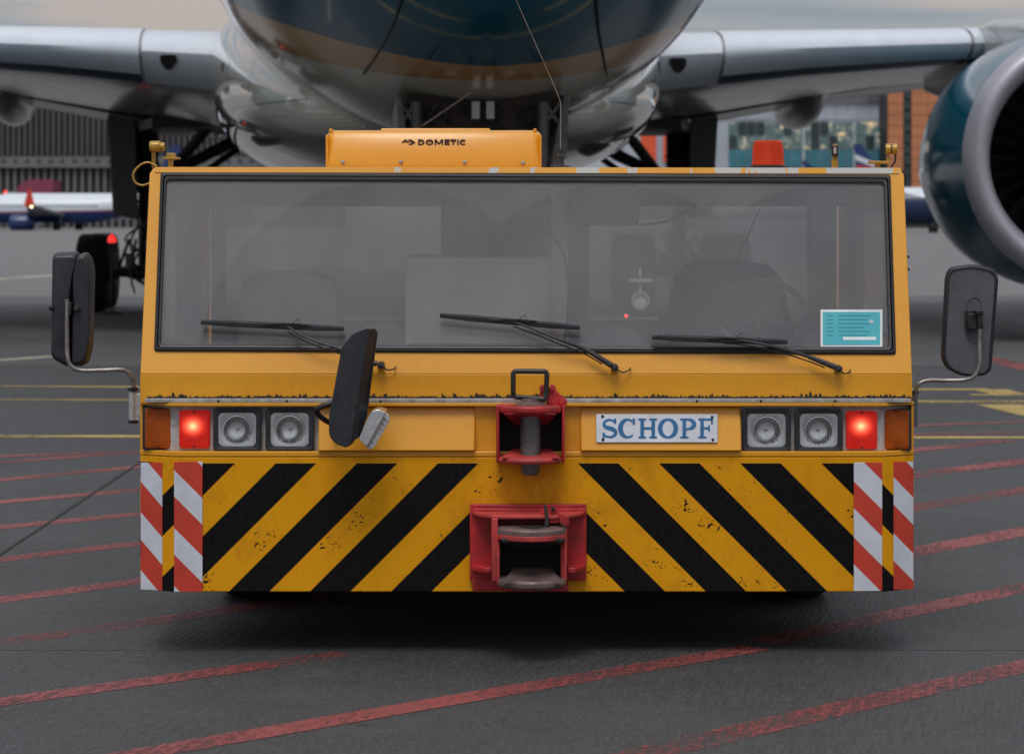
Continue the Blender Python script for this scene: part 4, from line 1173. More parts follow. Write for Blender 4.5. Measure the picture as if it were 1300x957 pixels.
b.lathe([(0, -.02), (.010, -.018), (.012, -.005), (.012, .03)], W(65.5, 391, Ym), 'y', 12)
b.pbox(81, 384, 90, 400, Ym - .05, Ym)
b.build_each('mirror_clamp', M['black_rubber'], mh, bevel=0.002)
b = B(); b.tube(smooth_path([W(85, 380, Ym - .045), W(85, 420, Ym - .045), W(85.5, 450, Ym - .045), W(90, 464, Ym - .045), W(102, 470, Ym - .04), W(130, 470, Ym - .03), W(155, 469.5, Ym - .02), W(166, 476, Ym - .01), W(170, 490, Ym), W(170, 500, Ym)], 6), 0.0085, 12)
b.build('mirror_arm', M['steel_tube'], mh)
b = B(); b.tube([W(168.5, 497, Ym), W(168.5, 536, Ym)], 0.016, 12); b.box((X_(166, Ym), Ym - .01, Z_(534, Ym)), (X_(182, Ym), Ym + .06, Z_(500, Ym))); mb = b.build('mirror_bracket', M['alu'], mh, bevel=0.002)
b = B(); b.lathe([(0.012, -.008), (.021, -.006), (.021, .006), (.012, .008)], W(168.5, 494, Ym), 'z', 8); b.lathe([(0.012, -.008), (.021, -.006), (.021, .006), (.012, .008)], W(169, 535, Ym), 'z', 8); b.build_each('bracket_nut', M['black_rubber'], mh)
# right: flat grey back with black rim
Y2 = 10.75
pts = rpoly([(1207, 339), (1236, 335), (1262, 341), (1268, 352), (1259, 470), (1250, 477), (1222, 478), (1202, 468), (1195.5, 455), (1201, 350)], 9, 5)
pi_ = rpoly([(1210, 343.5), (1236, 340), (1259, 345.5), (1263.5, 354), (1255, 467), (1248, 473), (1223, 474), (1206, 465), (1200.3, 453), (1205.5, 353)], 8, 5)
b = B(); b.ring([W(x, y, Y2) for x, y in pts], [W(x, y, Y2 - .006) for x, y in pi_], (0, .035, 0))
m2 = b.build('side_mirror', M['black_rubber'], tug, bevel=0.004, label='grey backed mirror with black rim')
b = B(); b.hexa([W(x, y, Y2) for x, y in pi_], [W(x, y, Y2) + Vector((0, .02, 0)) for x, y in pi_]); b.build('mirror_back', M['mirror_back'], m2)
b = B()
for cy, ex in ((389, 12), (425, 10)):
    pth = [W(1237 + 9 * math.cos(a), cy + ex * math.sin(a), Y2 - .002) for a in [2*math.pi*k/20 for k in range(21)]]
    b.tube(pth, 0.0018, 5)
b.build_each('pressed_ring', M['mirror_back'], m2)
b = B(); b.pbox(1226, 394, 1236, 420, Y2 - .02, Y2); b.pbox(1229, 398, 1242, 418, Y2 - .035, Y2 - .005); b.pbox(1238, 394, 1249, 399.5, Y2 - .06, Y2 - .02); b.tube([W(1243.5, 397, Y2 - .04), W(1244, 417, Y2 - .04)], .014, 10)
b.build_each('mirror_clamp', M['dark_iron'], m2, bevel=0.003)
b = B(); b.tube(smooth_path([W(1244, 415, Y2 - .04), W(1243.5, 440, Y2 - .04), W(1243.5, 462, Y2 - .04), W(1238, 476, Y2 - .04), W(1226, 482, Y2 - .035), W(1200, 483, Y2 - .02), W(1178, 483, Y2), W(1166, 488, Y2), W(1161.5, 500, Y2 + .01), W(1161, 512, Y2 + .02)], 6), 0.0085, 12)
b.build('mirror_arm', M['steel_tube'], m2)
b = B(); b.tube([W(1160.5, 497, Y2 + .02), W(1160.5, 541, Y2 + .02)], 0.014, 12); b.build('mirror_bracket', M['mirror_back'], m2)
b = B(); b.lathe([(0.012, -.006), (.02, -.005), (.02, .005), (.012, .006)], W(1160.5, 498, Y2 + .02), 'z', 8); b.build_each('bracket_nut', M['black_rubber'], m2)
# centre mirror, tilted, on a short arm in front of the windscreen corner
Y3 = 10.22
main = rpoly([(433.5, 441), (447, 424), (465, 416.5), (468, 418), (446, 562), (440, 569), (425, 563), (417.5, 553), (417.5, 528), (425, 488)], 5, 3)
side = [(468, 418), (474, 417.5), (478, 423), (464.5, 531), (455.5, 556), (446, 562)]
def dup_loop(pp, dy): return [W(x, y, Y3) + Vector((0, dy, 0)) for x, y in pp]
b = B(); b.hexa(dup_loop(main, 0.0), dup_loop([(x + 3, y) for x, y in main], .09)); cm_ = b.build('centre_mirror', M['black_plastic'], tug, bevel=0.008, seg=3, label='black tilted mirror in front of the windscreen')
ss = side[::-1]
fr = [W(x, y, Y3) + Vector((0, 0.002 if i in (0, 5) else 0.055, 0)) for i, (x, y) in enumerate(ss)]
b = B(); b.hexa(fr, [W(x, y, Y3) + Vector((0, .11, 0)) for x, y in ss]); b.build('mirror_side', M['black_rubber'], cm_, bevel=0.004)
b = B(); b.tube(smooth_path([W(424, 511, Y3 + .05), W(411, 515, Y3 + .05), W(402, 520, Y3 + .06), W(406, 528, Y3 + .08), W(418, 536, Y3 + .12), W(432, 540, Y3 + .35)], 5), .011, 10); b.build('mirror_arm', M['dark_iron'], cm_)
# small lamp beside it
lo = rpoly([(470, 523.5), (479, 520.5), (489, 524.5), (465, 568), (454, 558)], 3, 3)
b = B(); b.hexa(dup_loop(lo, .04), dup_loop([(x + 2, y - 2) for x, y in lo], .12)); sl = b.build('small_lamp', M['chrome'], cm_, bevel=0.006, seg=3)
ln = rpoly([(487.5, 524), (494, 530.5), (493, 537), (474, 570), (467, 572.5), (463, 567)], 3, 3)
b = B(); b.hexa([W(x, y, Y3) + Vector((0, .055, 0)) for x, y in ln], [W(x, y, Y3) + Vector((0, .10, 0)) for x, y in ln]); b.build('lamp_lens', M['lamp_back'], sl, bevel=0.004)
b = B()
for k in range(7):
    t = (k + .5) / 7
    a = Vector((488 + (464 - 488) * t, 526 + (565 - 526) * t)); c = Vector((493.5 + (469 - 493.5) * t, 532 + (571 - 532) * t))
    b.tube([W(a.x, a.y, Y3) + Vector((0, .052, 0)), W(c.x, c.y, Y3) + Vector((0, .052, 0))], .0018, 5)
b.build_each('lens_rib', M['lamp_glass'], sl)
b = B(); b.tube([W(462, 556, Y3 + .08), W(470, 560, Y3 + .3)], .008, 8); b.build('lamp_stem', M['dark_iron'], sl)

# ---- upper coupling
Yu = 10.33     # front of the jaw
uc = empty('upper_coupling', TUG, '', '')  # part node
uc.parent = tug; uc.location = (0, 0, 0)
for k_ in ('category',): del uc[k_]
uc['label'] = 'upper red towing jaw with pin'
b = B()
def arcjaw(px0, px1, pyf0, pyf1, Yfr, bow, Ybk, pytop=None):
    """plate with a bowed front edge: pixel span at Yfr, heights of front edge"""
    n = 12; x0, x1 = X_(px0, Yfr), X_(px1, Yfr); z1, z0 = Z_(pyf0, Yfr), Z_(pyf1, Yfr)
    pl = []
    for k in range(n + 1):
        t = k / n; pl.append((x0 + (x1 - x0) * t, Yfr + bow * (2*t - 1) ** 2))
    pl += [(x1, Ybk), (x0, Ybk)]
    return pl, z0, z1
pl_, z0, z1 = arcjaw(633, 713, 516, 526, 10.33, .06, 10.53)
B().vprism(pl_, z0, z1).build('upper_jaw_plate', M['red_iron'], uc, bevel=0.010, seg=3)
pl_, z0, z1 = arcjaw(633, 713, 582, 590, 10.33, .06, 10.53)
B().vprism(pl_, z0, z1).build('lower_jaw_plate', M['red_light_iron'], uc, bevel=0.010, seg=3)
for pa, pb, mm_ in ((630, 634, 'red_iron'), (713.5, 717, 'red_iron')):
    b = B(); b.box((X_(pa, 10.40), 10.40, Z_(588, 10.40)), (X_(pb, 10.40), 10.53, Z_(515, 10.40))); b.build('jaw_cheek', M[mm_], uc, bevel=0.004)
# flared inner lips
b = B(); b.hexa([W(640, 526, 10.35), W(706, 526, 10.35), W(706, 524, 10.35), W(640, 524, 10.35)], [W(655, 540, 10.5), W(694, 540, 10.5), W(700, 524, 10.5), W(646, 524, 10.5)]); b.build('guide_lip', M['red_iron'], uc)
b = B(); b.hexa([W(636, 582, 10.36), W(712, 582, 10.36), W(712, 580.5, 10.36), W(636, 580.5, 10.36)], [W(648, 582, 10.5), W(702, 582, 10.5), W(697, 569, 10.5), W(652, 569, 10.5)]); b.build('guide_lip', M['red_light_iron'], uc)
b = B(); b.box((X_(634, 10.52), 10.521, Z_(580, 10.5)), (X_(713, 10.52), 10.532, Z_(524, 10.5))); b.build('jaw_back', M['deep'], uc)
s = 10.42 / F
b = B(); c = W(673.5, 582, 10.42); b.lathe([(0, -21*s), (9*s, -21*s), (12*s, -17*s), (12.5*s, -9*s), (13.2*s, -9*s), (13.2*s, 58*s)], (c.x, 10.42, c.z), 'z', 24); b.build('coupling_pin', M['pin_steel'], uc)
b = B(); b.lathe([(13*s, 66*s), (21*s, 66.3*s), (21*s, 68.5*s), (16*s, 70.5*s), (12*s, 72*s), (11.5*s, 76*s), (0, 77*s)], (c.x, 10.42, c.z), 'z', 24); b.build('pin_collar', M['greasy_iron'], uc)
# pin handle: rounded rectangle loop
hp = [(x, y) for x, y in rpoly([(651.5, 471), (694.5, 471.5), (693, 507), (651.5, 503.5)], 5, 4)]
b = B(); pth = [W(x, y, 10.42) for x, y in hp]; pth.append(pth[0]); pth.append(pth[1])
b.tube(pth, 3.3*s, 10); b.build('pin_handle', M['dark_iron'], uc)
# locking lever
b = B()
b.pprism([(694, 513), (696, 494), (700, 488), (704, 489), (707, 497), (716, 505), (711, 514)], 10.44, 10.462)
b.pprism([(684, 505), (687, 491), (691, 487), (695, 489), (696, 503), (692, 508)], 10.45, 10.47)
lv = b.build('locking_lever', M['red_iron'], uc, bevel=0.003)
b = B(); b.lathe([(0, -.01), (.015, -.008), (.017, 0), (.017, .02)], W(714.5, 510.5, 10.43), 'y', 18); b.lathe([(0, -.01), (.009, -.008), (.010, 0), (.01, .02)], W(700, 494, 10.44), 'y', 12); b.lathe([(0, -.01), (.012, -.008), (.013, 0), (.013, .03)], W(689, 493, 10.45), 'y', 12)
b.build_each('lever_bolt', M['red_iron'], uc)

# ---- lower coupling
lc = empty('lower_coupling', TUG, '', ''); lc.parent = tug; lc.location = (0, 0, 0); del lc['category']
lc['label'] = 'lower red cast towing jaw without a pin'
def lrect(px0, py0, px1, py1, Ya_, Yb_, mat, name, bev=0.004):
    return B().pbox(px0, py0, px1, py1, Ya_, Yb_).build(name, M[mat], lc, bevel=bev)
lrect(596.5, 640, 744.5, 737, 10.475, 10.499, 'red_iron', 'mounting_plate')
# top web: trapezoid narrowing forward
b = B(); b.hexa([W(600, 655, 10.46), W(744, 652, 10.46), W(744, 646, 10.46), W(600, 646, 10.46)][::1], [W(600, 655, 10.476), W(744, 652, 10.476), W(744, 644, 10.476), W(600, 644, 10.476)])
b.build('rim_bead', M['red_iron'], lc, bevel=0.003)
def plan(ptsxy, z0, z1, mat, name, bev=0.004):
    return B().vprism(ptsxy, z0, z1).build(name, M[mat], lc, bevel=bev)
Xp = lambda px, Y: X_(px, Y)
zt0 = Z_(655, 10.40)
plan([(Xp(598, 10.475), 10.475), (Xp(743, 10.475), 10.475), (Xp(728, 10.33), 10.36), (Xp(718, 10.30), 10.33), (Xp(624, 10.30), 10.33), (Xp(614, 10.33), 10.36)], Z_(657, 10.38), Z_(650, 10.44), 'red_light_iron', 'top_web')
for pa, pb, sgn in ((624, 632, -1), (712, 720, 1)):
    # long vertical ribs
    b = B(); b.box((Xp(pa, 10.32), 10.32, Z_(738, 10.32)), (Xp(pb, 10.32), 10.476, Z_(658, 10.32))); b.build('side_rib', M['red_light_iron'], lc, bevel=0.004)
for pa, pb in ((598.5, 624), (720, 742.5)):
    lo_ = (pa, pb) if pa < 650 else (pb, pa)
    # lower side webs
    if pa < 650: pl_ = [(Xp(599, 10.475), 10.475), (Xp(624, 10.4), 10.475), (Xp(624, 10.34), 10.36), (Xp(616, 10.34), 10.36), (Xp(599, 10.42), 10.43)]
    else: pl_ = [(Xp(743, 10.475), 10.475), (Xp(721, 10.4), 10.475), (Xp(721, 10.34), 10.36), (Xp(730, 10.34), 10.36), (Xp(743, 10.42), 10.43)]
    plan(pl_, Z_(727, 10.38), Z_(718, 10.42), 'red_iron', 'lower_web')
# jaw plates
pl_, z0, z1 = arcjaw(631, 719, 673, 684, 10.20, .09, 10.40)
jt = B().vprism(pl_, z0, z1).build('upper_jaw_plate', M['greasy_iron'], lc, bevel=0.010, seg=3)
b = B(); b.vprism([(x * 1.0, y - .002) for x, y in pl_[:-2]] + [(pl_[-3][0], 10.33), (pl_[0][0], 10.33)], z0 - .012, z0 + .008); b.build('jaw_edge', M['red_light_iron'], lc, bevel=0.003)
B().lathe([(0.0, 0.0), (.046, 0.0), (.048, .001)], (X_(675, 10.28), 10.31, z1 + .0016), 'z', 24).build('pin_hole', M['deep'], lc)
pl_, z0, z1 = arcjaw(632, 719, 738, 750, 10.20, .09, 10.40)
B().vprism(pl_, z0, z1).build('lower_jaw_plate', M['greasy_iron'], lc, bevel=0.012, seg=3)
b = B(); b.hexa([W(637, 741, 10.235), W(715, 741, 10.235), W(714, 738, 10.235), W(638, 738, 10.235)], [W(652, 737, 10.37), W(700, 737, 10.37), W(700, 721, 10.37), W(652, 721, 10.37)]); b.build('guide_lip', M['greasy_iron'], lc)
for pa, pb in ((630, 634.5), (715.5, 719)):
    b = B(); b.box((Xp(pa, 10.30), 10.30, Z_(742, 10.30)), (Xp(pb, 10.30), 10.45, Z_(672, 10.30))); b.build('jaw_cheek', M['red_light_iron'], lc, bevel=0.004)
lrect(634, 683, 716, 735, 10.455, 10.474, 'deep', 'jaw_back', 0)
lrect(600, 735, 640, 750, 10.47, 10.49, 'red_iron', 'lower_skirt'); lrect(641, 743, 722, 751, 10.40, 10.488, 'red_iron', 'lower_skirt')
b = B(); b.hexa([W(636, 688, 10.24), W(716, 688, 10.24), W(716, 683, 10.24), W(636, 683, 10.24)], [W(650, 699, 10.38), W(702, 699, 10.38), W(708, 683, 10.38), W(644, 683, 10.38)]); b.build('upper_lip', M['dark_iron'], lc, bevel=0.003)
# latch on top
b = B(); b.pprism([(682, 655), (693, 641.5), (696, 640), (696, 644), (688, 655), (686, 660)], 10.36, 10.372)
b.pprism([(697, 664), (698, 645), (703, 643), (711, 648), (711, 664)], 10.34, 10.36); b.pprism([(708, 650), (722, 657), (723, 664), (717, 669), (711, 663)], 10.31, 10.33)
lt = b.build('latch', M['red_iron'], lc, bevel=0.002)
b = B(); b.tube([W(692, 641, 10.33), W(694, 655, 10.32), W(694, 667, 10.31)], [.006, .007, .009], 8); b.lathe([(0, -.008), (.008, -.006), (.009, .01)], W(702, 646, 10.33), 'y', 10)
b.tube([W(712, 664, 10.30), W(717, 669, 10.30), W(721, 668, 10.30)], .004, 6)
b.build_each('latch_spring', M['dark_iron'], lc)

exec_air = True
# ================================================================== AIRLINER
YAW = math.atan(0.0595)
AR = Vector((-0.53 + 4 * 0.0595, 24.5, 0))
plane = empty('airliner', AR, 'big dark teal and gold airliner standing nose-on behind the tractor', 'airplane', rz=YAW, worldverts=False)
ex_ = Vector((math.cos(YAW), math.sin(YAW), 0)); ey_ = Vector((-math.sin(YAW), math.cos(YAW), 0))
def A(px, py, yl):
    r = Vector(((px - 650) / F, 1, (HZ - py) / F)); cam0 = Vector((0, 0, CH))
    t = (yl - (cam0 - AR).dot(ey_)) / r.dot(ey_)
    w = cam0 + r * t - AR
    return Vector((w.dot(ex_), w.dot(ey_), w.z))
def l2w(v): return AR + ex_ * v.x + ey_ * v.y + Vector((0, 0, v.z))
def w2l(w): w = w - AR; return Vector((w.dot(ex_), w.dot(ey_), w.z))

def livery():
    m, nt, bs = newmat('airliner_livery')
    x, y, z, vec = xyz(nt)
    yy = nmath(nt, 'MAXIMUM', nmath(nt, 'ADD', y, 1.75), 0.0001)
    zb1 = nmath(nt, 'ADD', nmath(nt, 'MULTIPLY', nmath(nt, 'POWER', yy, 0.72), 0.31), 2.97)
    yy2 = nmath(nt, 'MAXIMUM', nmath(nt, 'ADD', y, 1.15), 0.0)
    zb2 = nmath(nt, 'ADD', nmath(nt, 'MULTIPLY', yy2, 0.152), 2.88)
    # limit so the band stays level along the cabin
    zb1 = nmath(nt, 'MINIMUM', zb1, 4.0); zb2 = nmath(nt, 'MINIMUM', zb2, 3.55)
    t1 = nmath(nt, 'GREATER_THAN', z, zb1); t2 = nmath(nt, 'GREATER_THAN', z, zb2)
    n1 = noise(nt, 1.2, 5, 0.6)
    cream = nmix(nt, n1, (0.66, 0.65, 0.57), (0.76, 0.74, 0.64))
    gold = nmix(nt, n1, (0.56, 0.33, 0.13), (0.68, 0.41, 0.18))
    teal = nmix(nt, n1, (0.002, 0.085, 0.15), (0.003, 0.105, 0.18))
    c = nmix(nt, t2, cream, gold); c = nmix(nt, t1, c, teal)
    nt.links.new(c, bs.inputs['Base Color'])
    bs.inputs['Roughness'].default_value = 0.10; bs.inputs['Coat Weight'].default_value = 0.25; bs.inputs['Coat Roughness'].default_value = 0.03
    bump(nt, bs, noise(nt, 0.9, 3, 0.5, mapscale=(1, .5, 1)), 0.25, 0.02)
    return m
M['livery'] = livery()
M['teal'] = plain('teal_cowl_paint', (0.003, 0.095, 0.15), 0.12, coat=0.4, var=0.12, vscale=2, rv=0.03)
M['air_white'] = plain('belly_white_paint', (0.58, 0.57, 0.52), 0.08, coat=1.0, var=0.08, vscale=1.5, rv=0.03)
def fairing_paint():
    m, nt, bs = newmat('belly_fairing_paint')
    x, y, z, vec = xyz(nt); n1 = noise(nt, 1.3, 5, 0.6)
    c = nmix(nt, nmath(nt, 'GREATER_THAN', z, 4.12), nmix(nt, n1, (0.50, 0.50, 0.44), (0.60, 0.59, 0.51)), (0.52, 0.31, 0.14))
    pan = nmath(nt, 'MAXIMUM', nmath(nt, 'LESS_THAN', nmath(nt, 'ABSOLUTE', nmath(nt, 'SUBTRACT', nmath(nt, 'FRACT', nmath(nt, 'MULTIPLY', y, 0.42)), 0.5)), 0.006), nmath(nt, 'LESS_THAN', nmath(nt, 'ABSOLUTE', nmath(nt, 'SUBTRACT', z, 3.05)), 0.010))
    c = nmix(nt, nmath(nt, 'MULTIPLY', pan, 0.7), c, (0.08, 0.08, 0.075))
    nt.links.new(c, bs.inputs['Base Color']); bs.inputs['Roughness'].default_value = 0.09; bs.inputs['Coat Weight'].default_value = 1.0; bs.inputs['Coat Roughness'].default_value = 0.03
    return m
M['fairing'] = fairing_paint()
M['wing_grey'] = plain('wing_grey_paint', (0.46, 0.46, 0.46), 0.2, coat=0.3, var=0.10, vscale=1.5, rv=0.05)
M['slat'] = plain('slat_metal', (0.66, 0.72, 0.79), 0.32, metal=0.1, coat=0.3, var=0.05, vscale=3, rv=0.05)
M['slat_reflection'] = plain('slat_lower_reflection', (0.004, 0.035, 0.055), 0.2, coat=0.4, vscale=3)  # dark ground reflection along the lower slat, painted on as teal
M['lip'] = plain('inlet_lip_metal', (0.42, 0.42, 0.47), 0.42, metal=0.5, var=0.06, vscale=3, rv=0.05)
M['gear_grey'] = plain('gear_leg_paint', (0.11, 0.11, 0.115), 0.4, var=0.4, vscale=8)
M['gear_dark'] = plain('gear_dark_metal', (0.018, 0.018, 0.02), 0.5, var=0.4, vscale=8)
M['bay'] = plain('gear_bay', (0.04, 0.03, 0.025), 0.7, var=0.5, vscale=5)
M['seam'] = plain('seam_sealant', (0.02, 0.018, 0.016), 0.5)

# fuselage
S = [(0.0, 4.15, 0.02), (0.12, 3.80, 0.42), (0.5, 3.45, 0.95), (1.0, 3.24, 1.38), (1.5, 3.10, 1.70), (2.2, 2.975, 2.02), (3.0, 2.85, 2.30), (4.0, 2.74, 2.56), (5.0, 2.65, 2.75), (6.5, 2.58, 2.90), (8.0, 2.54, 2.98), (10, 2.54, 2.98)]
secs = [(s - 4.0, bz + r, r) for s, bz, r in S] + [(y, 5.52, 2.98) for y in (10, 15, 20, 25, 30, 36, 40)] + [(45, 5.65, 2.85), (50, 6.0, 2.45), (55, 6.4, 1.85), (59, 6.75, 1.2), (62, 6.95, 0.5), (62.6, 7.0, 0.1)]
n = 72; rr = []
for (y, zc, r) in secs:
    rr.append([(r * math.cos(2*math.pi*k/n), y, zc + r * math.sin(2*math.pi*k/n)) for k in range(n)])
b = B(); b.rings(rr)
fus = b.build('fuselage', M['livery'], plane, ang=60)
sub = fus.modifiers.new('smooth', 'SUBSURF'); sub.levels = 1; sub.render_levels = 2
bvh = BVHTree.FromPolygons([v.co.copy() for v in fus.data.vertices], [tuple(p.vertices) for p in fus.data.polygons])
cam_l = w2l(Vector((0, 0, CH)))
def hit(tree, px, py):
    d = (A(px, py, 20) - cam_l).normalized()
    h = tree.ray_cast(cam_l, d)
    return (h[0], h[1]) if h[0] is not None else (None, None)
for seq in ([(462, 93), (476, 74), (494, 44), (508, 8), (511, -8)], [(770, 94), (766, 74), (760, 40), (757, 5), (756, -8)]):
    P = []
    for k in range(13):
        t = k / 12 * (len(seq) - 1); i = min(int(t), len(seq) - 2); u = t - i
        h, nn = hit(bvh, seq[i][0] + (seq[i+1][0] - seq[i][0]) * u, seq[i][1] + (seq[i+1][1] - seq[i][1]) * u)
        if h: P.append(h + nn * 0.012)
    if len(P) > 2: B().tube(P, 0.011, 6).build('panel_seam', M['seam'], fus)

# belly fairing
rr = []
for (y, hw, zlo_, zhi) in ((5.5, 1.0, 2.62, 3.1), (7, 2.0, 2.48, 3.6), (9, 2.65, 2.35, 4.4), (11.5, 3.02, 2.24, 5.0), (15, 3.25, 2.16, 5.2), (20, 3.3, 2.12, 5.2), (26, 3.3, 2.12, 5.2), (31, 3.1, 2.2, 5.0), (35, 2.5, 2.35, 4.4), (38, 1.5, 2.52, 3.6)):
    L = []; zc = (zlo_ + zhi) / 2; hh = (zhi - zlo_) / 2
    for k in range(48):
        a = 2 * math.pi * k / 48; ca, sa = math.cos(a), math.sin(a)
        L.append((hw * math.copysign(abs(ca) ** 0.72, ca), y, zc + hh * math.copysign(abs(sa) ** 0.80, sa)))
    rr.append(L)
b = B(); b.rings(rr); bf = b.build('belly_fairing', M['fairing'], plane, ang=60)
sub = bf.modifiers.new('smooth', 'SUBSURF'); sub.levels = 1; sub.render_levels = 2

# wings
UP = [(1.0, 0.0), (0.85, 0.30), (0.65, 0.68), (0.45, 0.93), (0.30, 1.0), (0.18, 0.96), (0.10, 0.86), (0.06, 0.74), (0.03, 0.56), (0.012, 0.36), (0.003, 0.18)]
LO = [(0.0, 0.0), (0.003, -0.20), (0.012, -0.42), (0.03, -0.66), (0.06, -0.85), (0.10, -0.95), (0.18, -1.0), (0.35, -0.98), (0.55, -0.75), (0.75, -0.40), (0.9, -0.12)]
def wsec(d, sgn, shift=0.0):
    """(LE y, chord, mid z, TE z, tup, tlo) interpolated along the span"""
    T_ = [(2.2, 12.6, 14.2, 3.92, 3.05, .58, .52), (2.8, 13.0, 13.8, 3.93, 3.15, .57, .50), (4.1, 13.6, 12.8, 4.03, 3.42, .50, .42), (5.5, 14.5, 11.9, 4.16, 3.62, .43, .36), (7.7, 16.0, 10.6, 4.32, 4.02, .36, .30), (10, 17.6, 9.0, 4.48, 4.32, .33, .27), (20, 24.2, 5.2, 5.5, 5.4, .24, .18), (30, 30.5, 2.4, 6.8, 6.75, .12, .09), (32.2, 32.8, 1.0, 7.3, 7.3, .05, .04)]
    for i in range(len(T_) - 1):
        if d <= T_[i+1][0]: break
    a, c = T_[i], T_[i+1]; t = (d - a[0]) / (c[0] - a[0])
    return [a[k] + (c[k] - a[k]) * t for k in range(1, 7)]
def wring(d, sgn, prof, grow=0.0, fwd=0.0):
    le, ch, zm, zt_, tu, tl = wsec(d, sgn)
    out = []
    for u, v in prof:
        z = zm + (zt_ - zm) * u + (v * (tu + grow) if v > 0 else v * (tl + grow))
        out.append(Vector((sgn * d, le + u * ch - fwd * (1 - u), z)))
    return out
for sgn in (-1, 1):
    rr = [wring(d, sgn, UP + LO) for d in (2.2, 2.8, 3.4, 4.1, 4.8, 5.5, 6.6, 7.7, 8.8, 10, 15, 20, 25, 30, 32.2)]
    b = B(); b.rings(rr); wg = b.build('wing', M['wing_grey'], plane, ang=60)
    nose = [p for p in UP if p[0] <= 0.10] + [p for p in LO if p[0] <= 0.06]
    def shellseg(d0, d1, name, mat, grow, fwd):
        rr = []
        for k in range(7):
            d = d0 + (d1 - d0) * k / 6
            o_ = wring(d, sgn, nose, grow, fwd); i_ = wring(d, sgn, nose, grow - .02, fwd - .02)
            rr.append(o_ + i_[::-1])
        o = B().rings(rr); nn_ = len(rr[0]); nu = len([p for p in UP if p[0] <= 0.10])
        if name == 'slat':
            for fi in range(6 * nn_):
                if nu + 3 <= fi % nn_ < len(nose): o.m[fi] = 1
            return o.build(name, [mat, M['slat_reflection']], wg, ang=40)
        return o.build(name, mat, wg, ang=40)
    shellseg(2.85, 4.09, 'root_leading_edge', M['slat'], .012, .02)
    shellseg(4.13, 8.3, 'slat', M['slat'], .03, .07)
    shellseg(8.36, 13.5, 'slat', M['slat'], .03, .07)
    shellseg(13.56, 22, 'slat', M['slat'], .03, .07)
    shellseg(22.06, 30, 'slat', M['slat'], .03, .07)
    # landing light in the wing root
    w_o = B().rings([wring(d, sgn, UP + LO, .03, .05) for d in (2.2, 2.6, 3, 3.4, 3.8, 4.2, 5)])
    wb = BVHTree.FromPolygons(w_o.v, w_o.f)
    lx, ly = ((214, 78) if sgn < 0 else (861, 82))
    pts = rpoly([(lx - 11, ly - 8), (lx + 10, ly - 8), (lx + 11, ly), (lx + 4, ly + 11), (lx - 4, ly + 11), (lx - 11, ly)], 4, 3)
    lo_ = []
    for x_, y_ in pts:
        h, nn = hit(wb, x_, y_)
        if h: lo_.append(h + Vector((0, -.012, 0)))
    if len(lo_) > 6: B().hexa(lo_, [p + Vector((0, .1, 0)) for p in lo_]).build('landing_light', M['gear_dark'], wg)
    # flap track fairings
    for (px_, py_) in ([(20, 122)] if sgn < 0 else [(1008, 127)]):
        c = A(px_, py_, 25.5)
        rr = []
        for k in range(13):
            t = k / 12; y = 23.0 + 5.0 * t; f_ = math.sin(math.pi * min(1, t * 1.05 + .02) ** 0.7) ** 0.6
            rr.append([(c.x + .36 * f_ * math.cos(2*math.pi*j/20), y, c.z + 0.12 - .25 * t + (.60 if math.sin(2*math.pi*j/20) < 0 else .4) * f_ * math.sin(2*math.pi*j/20)) for j in range(20)])
        B().rings(rr).build('flap_track_fairing', M['wing_grey'], wg, ang=60)
    # trailing flap: separate dropped surface
    rr = []
    for d in (3.6, 5.5, 7.7, 9.6):
        le, ch, zm, zt_, tu, tl = wsec(d, sgn); te = le + ch
        rr.append([Vector((sgn*d, te - 1.6, zt_ - .04)), Vector((sgn*d, te - 1.2, zt_ + .06)), Vector((sgn*d, te + .5, zt_ - .06)), Vector((sgn*d, te - .9, zt_ - .16))])
    B().rings(rr).build('flap', M['wing_grey'], wg)

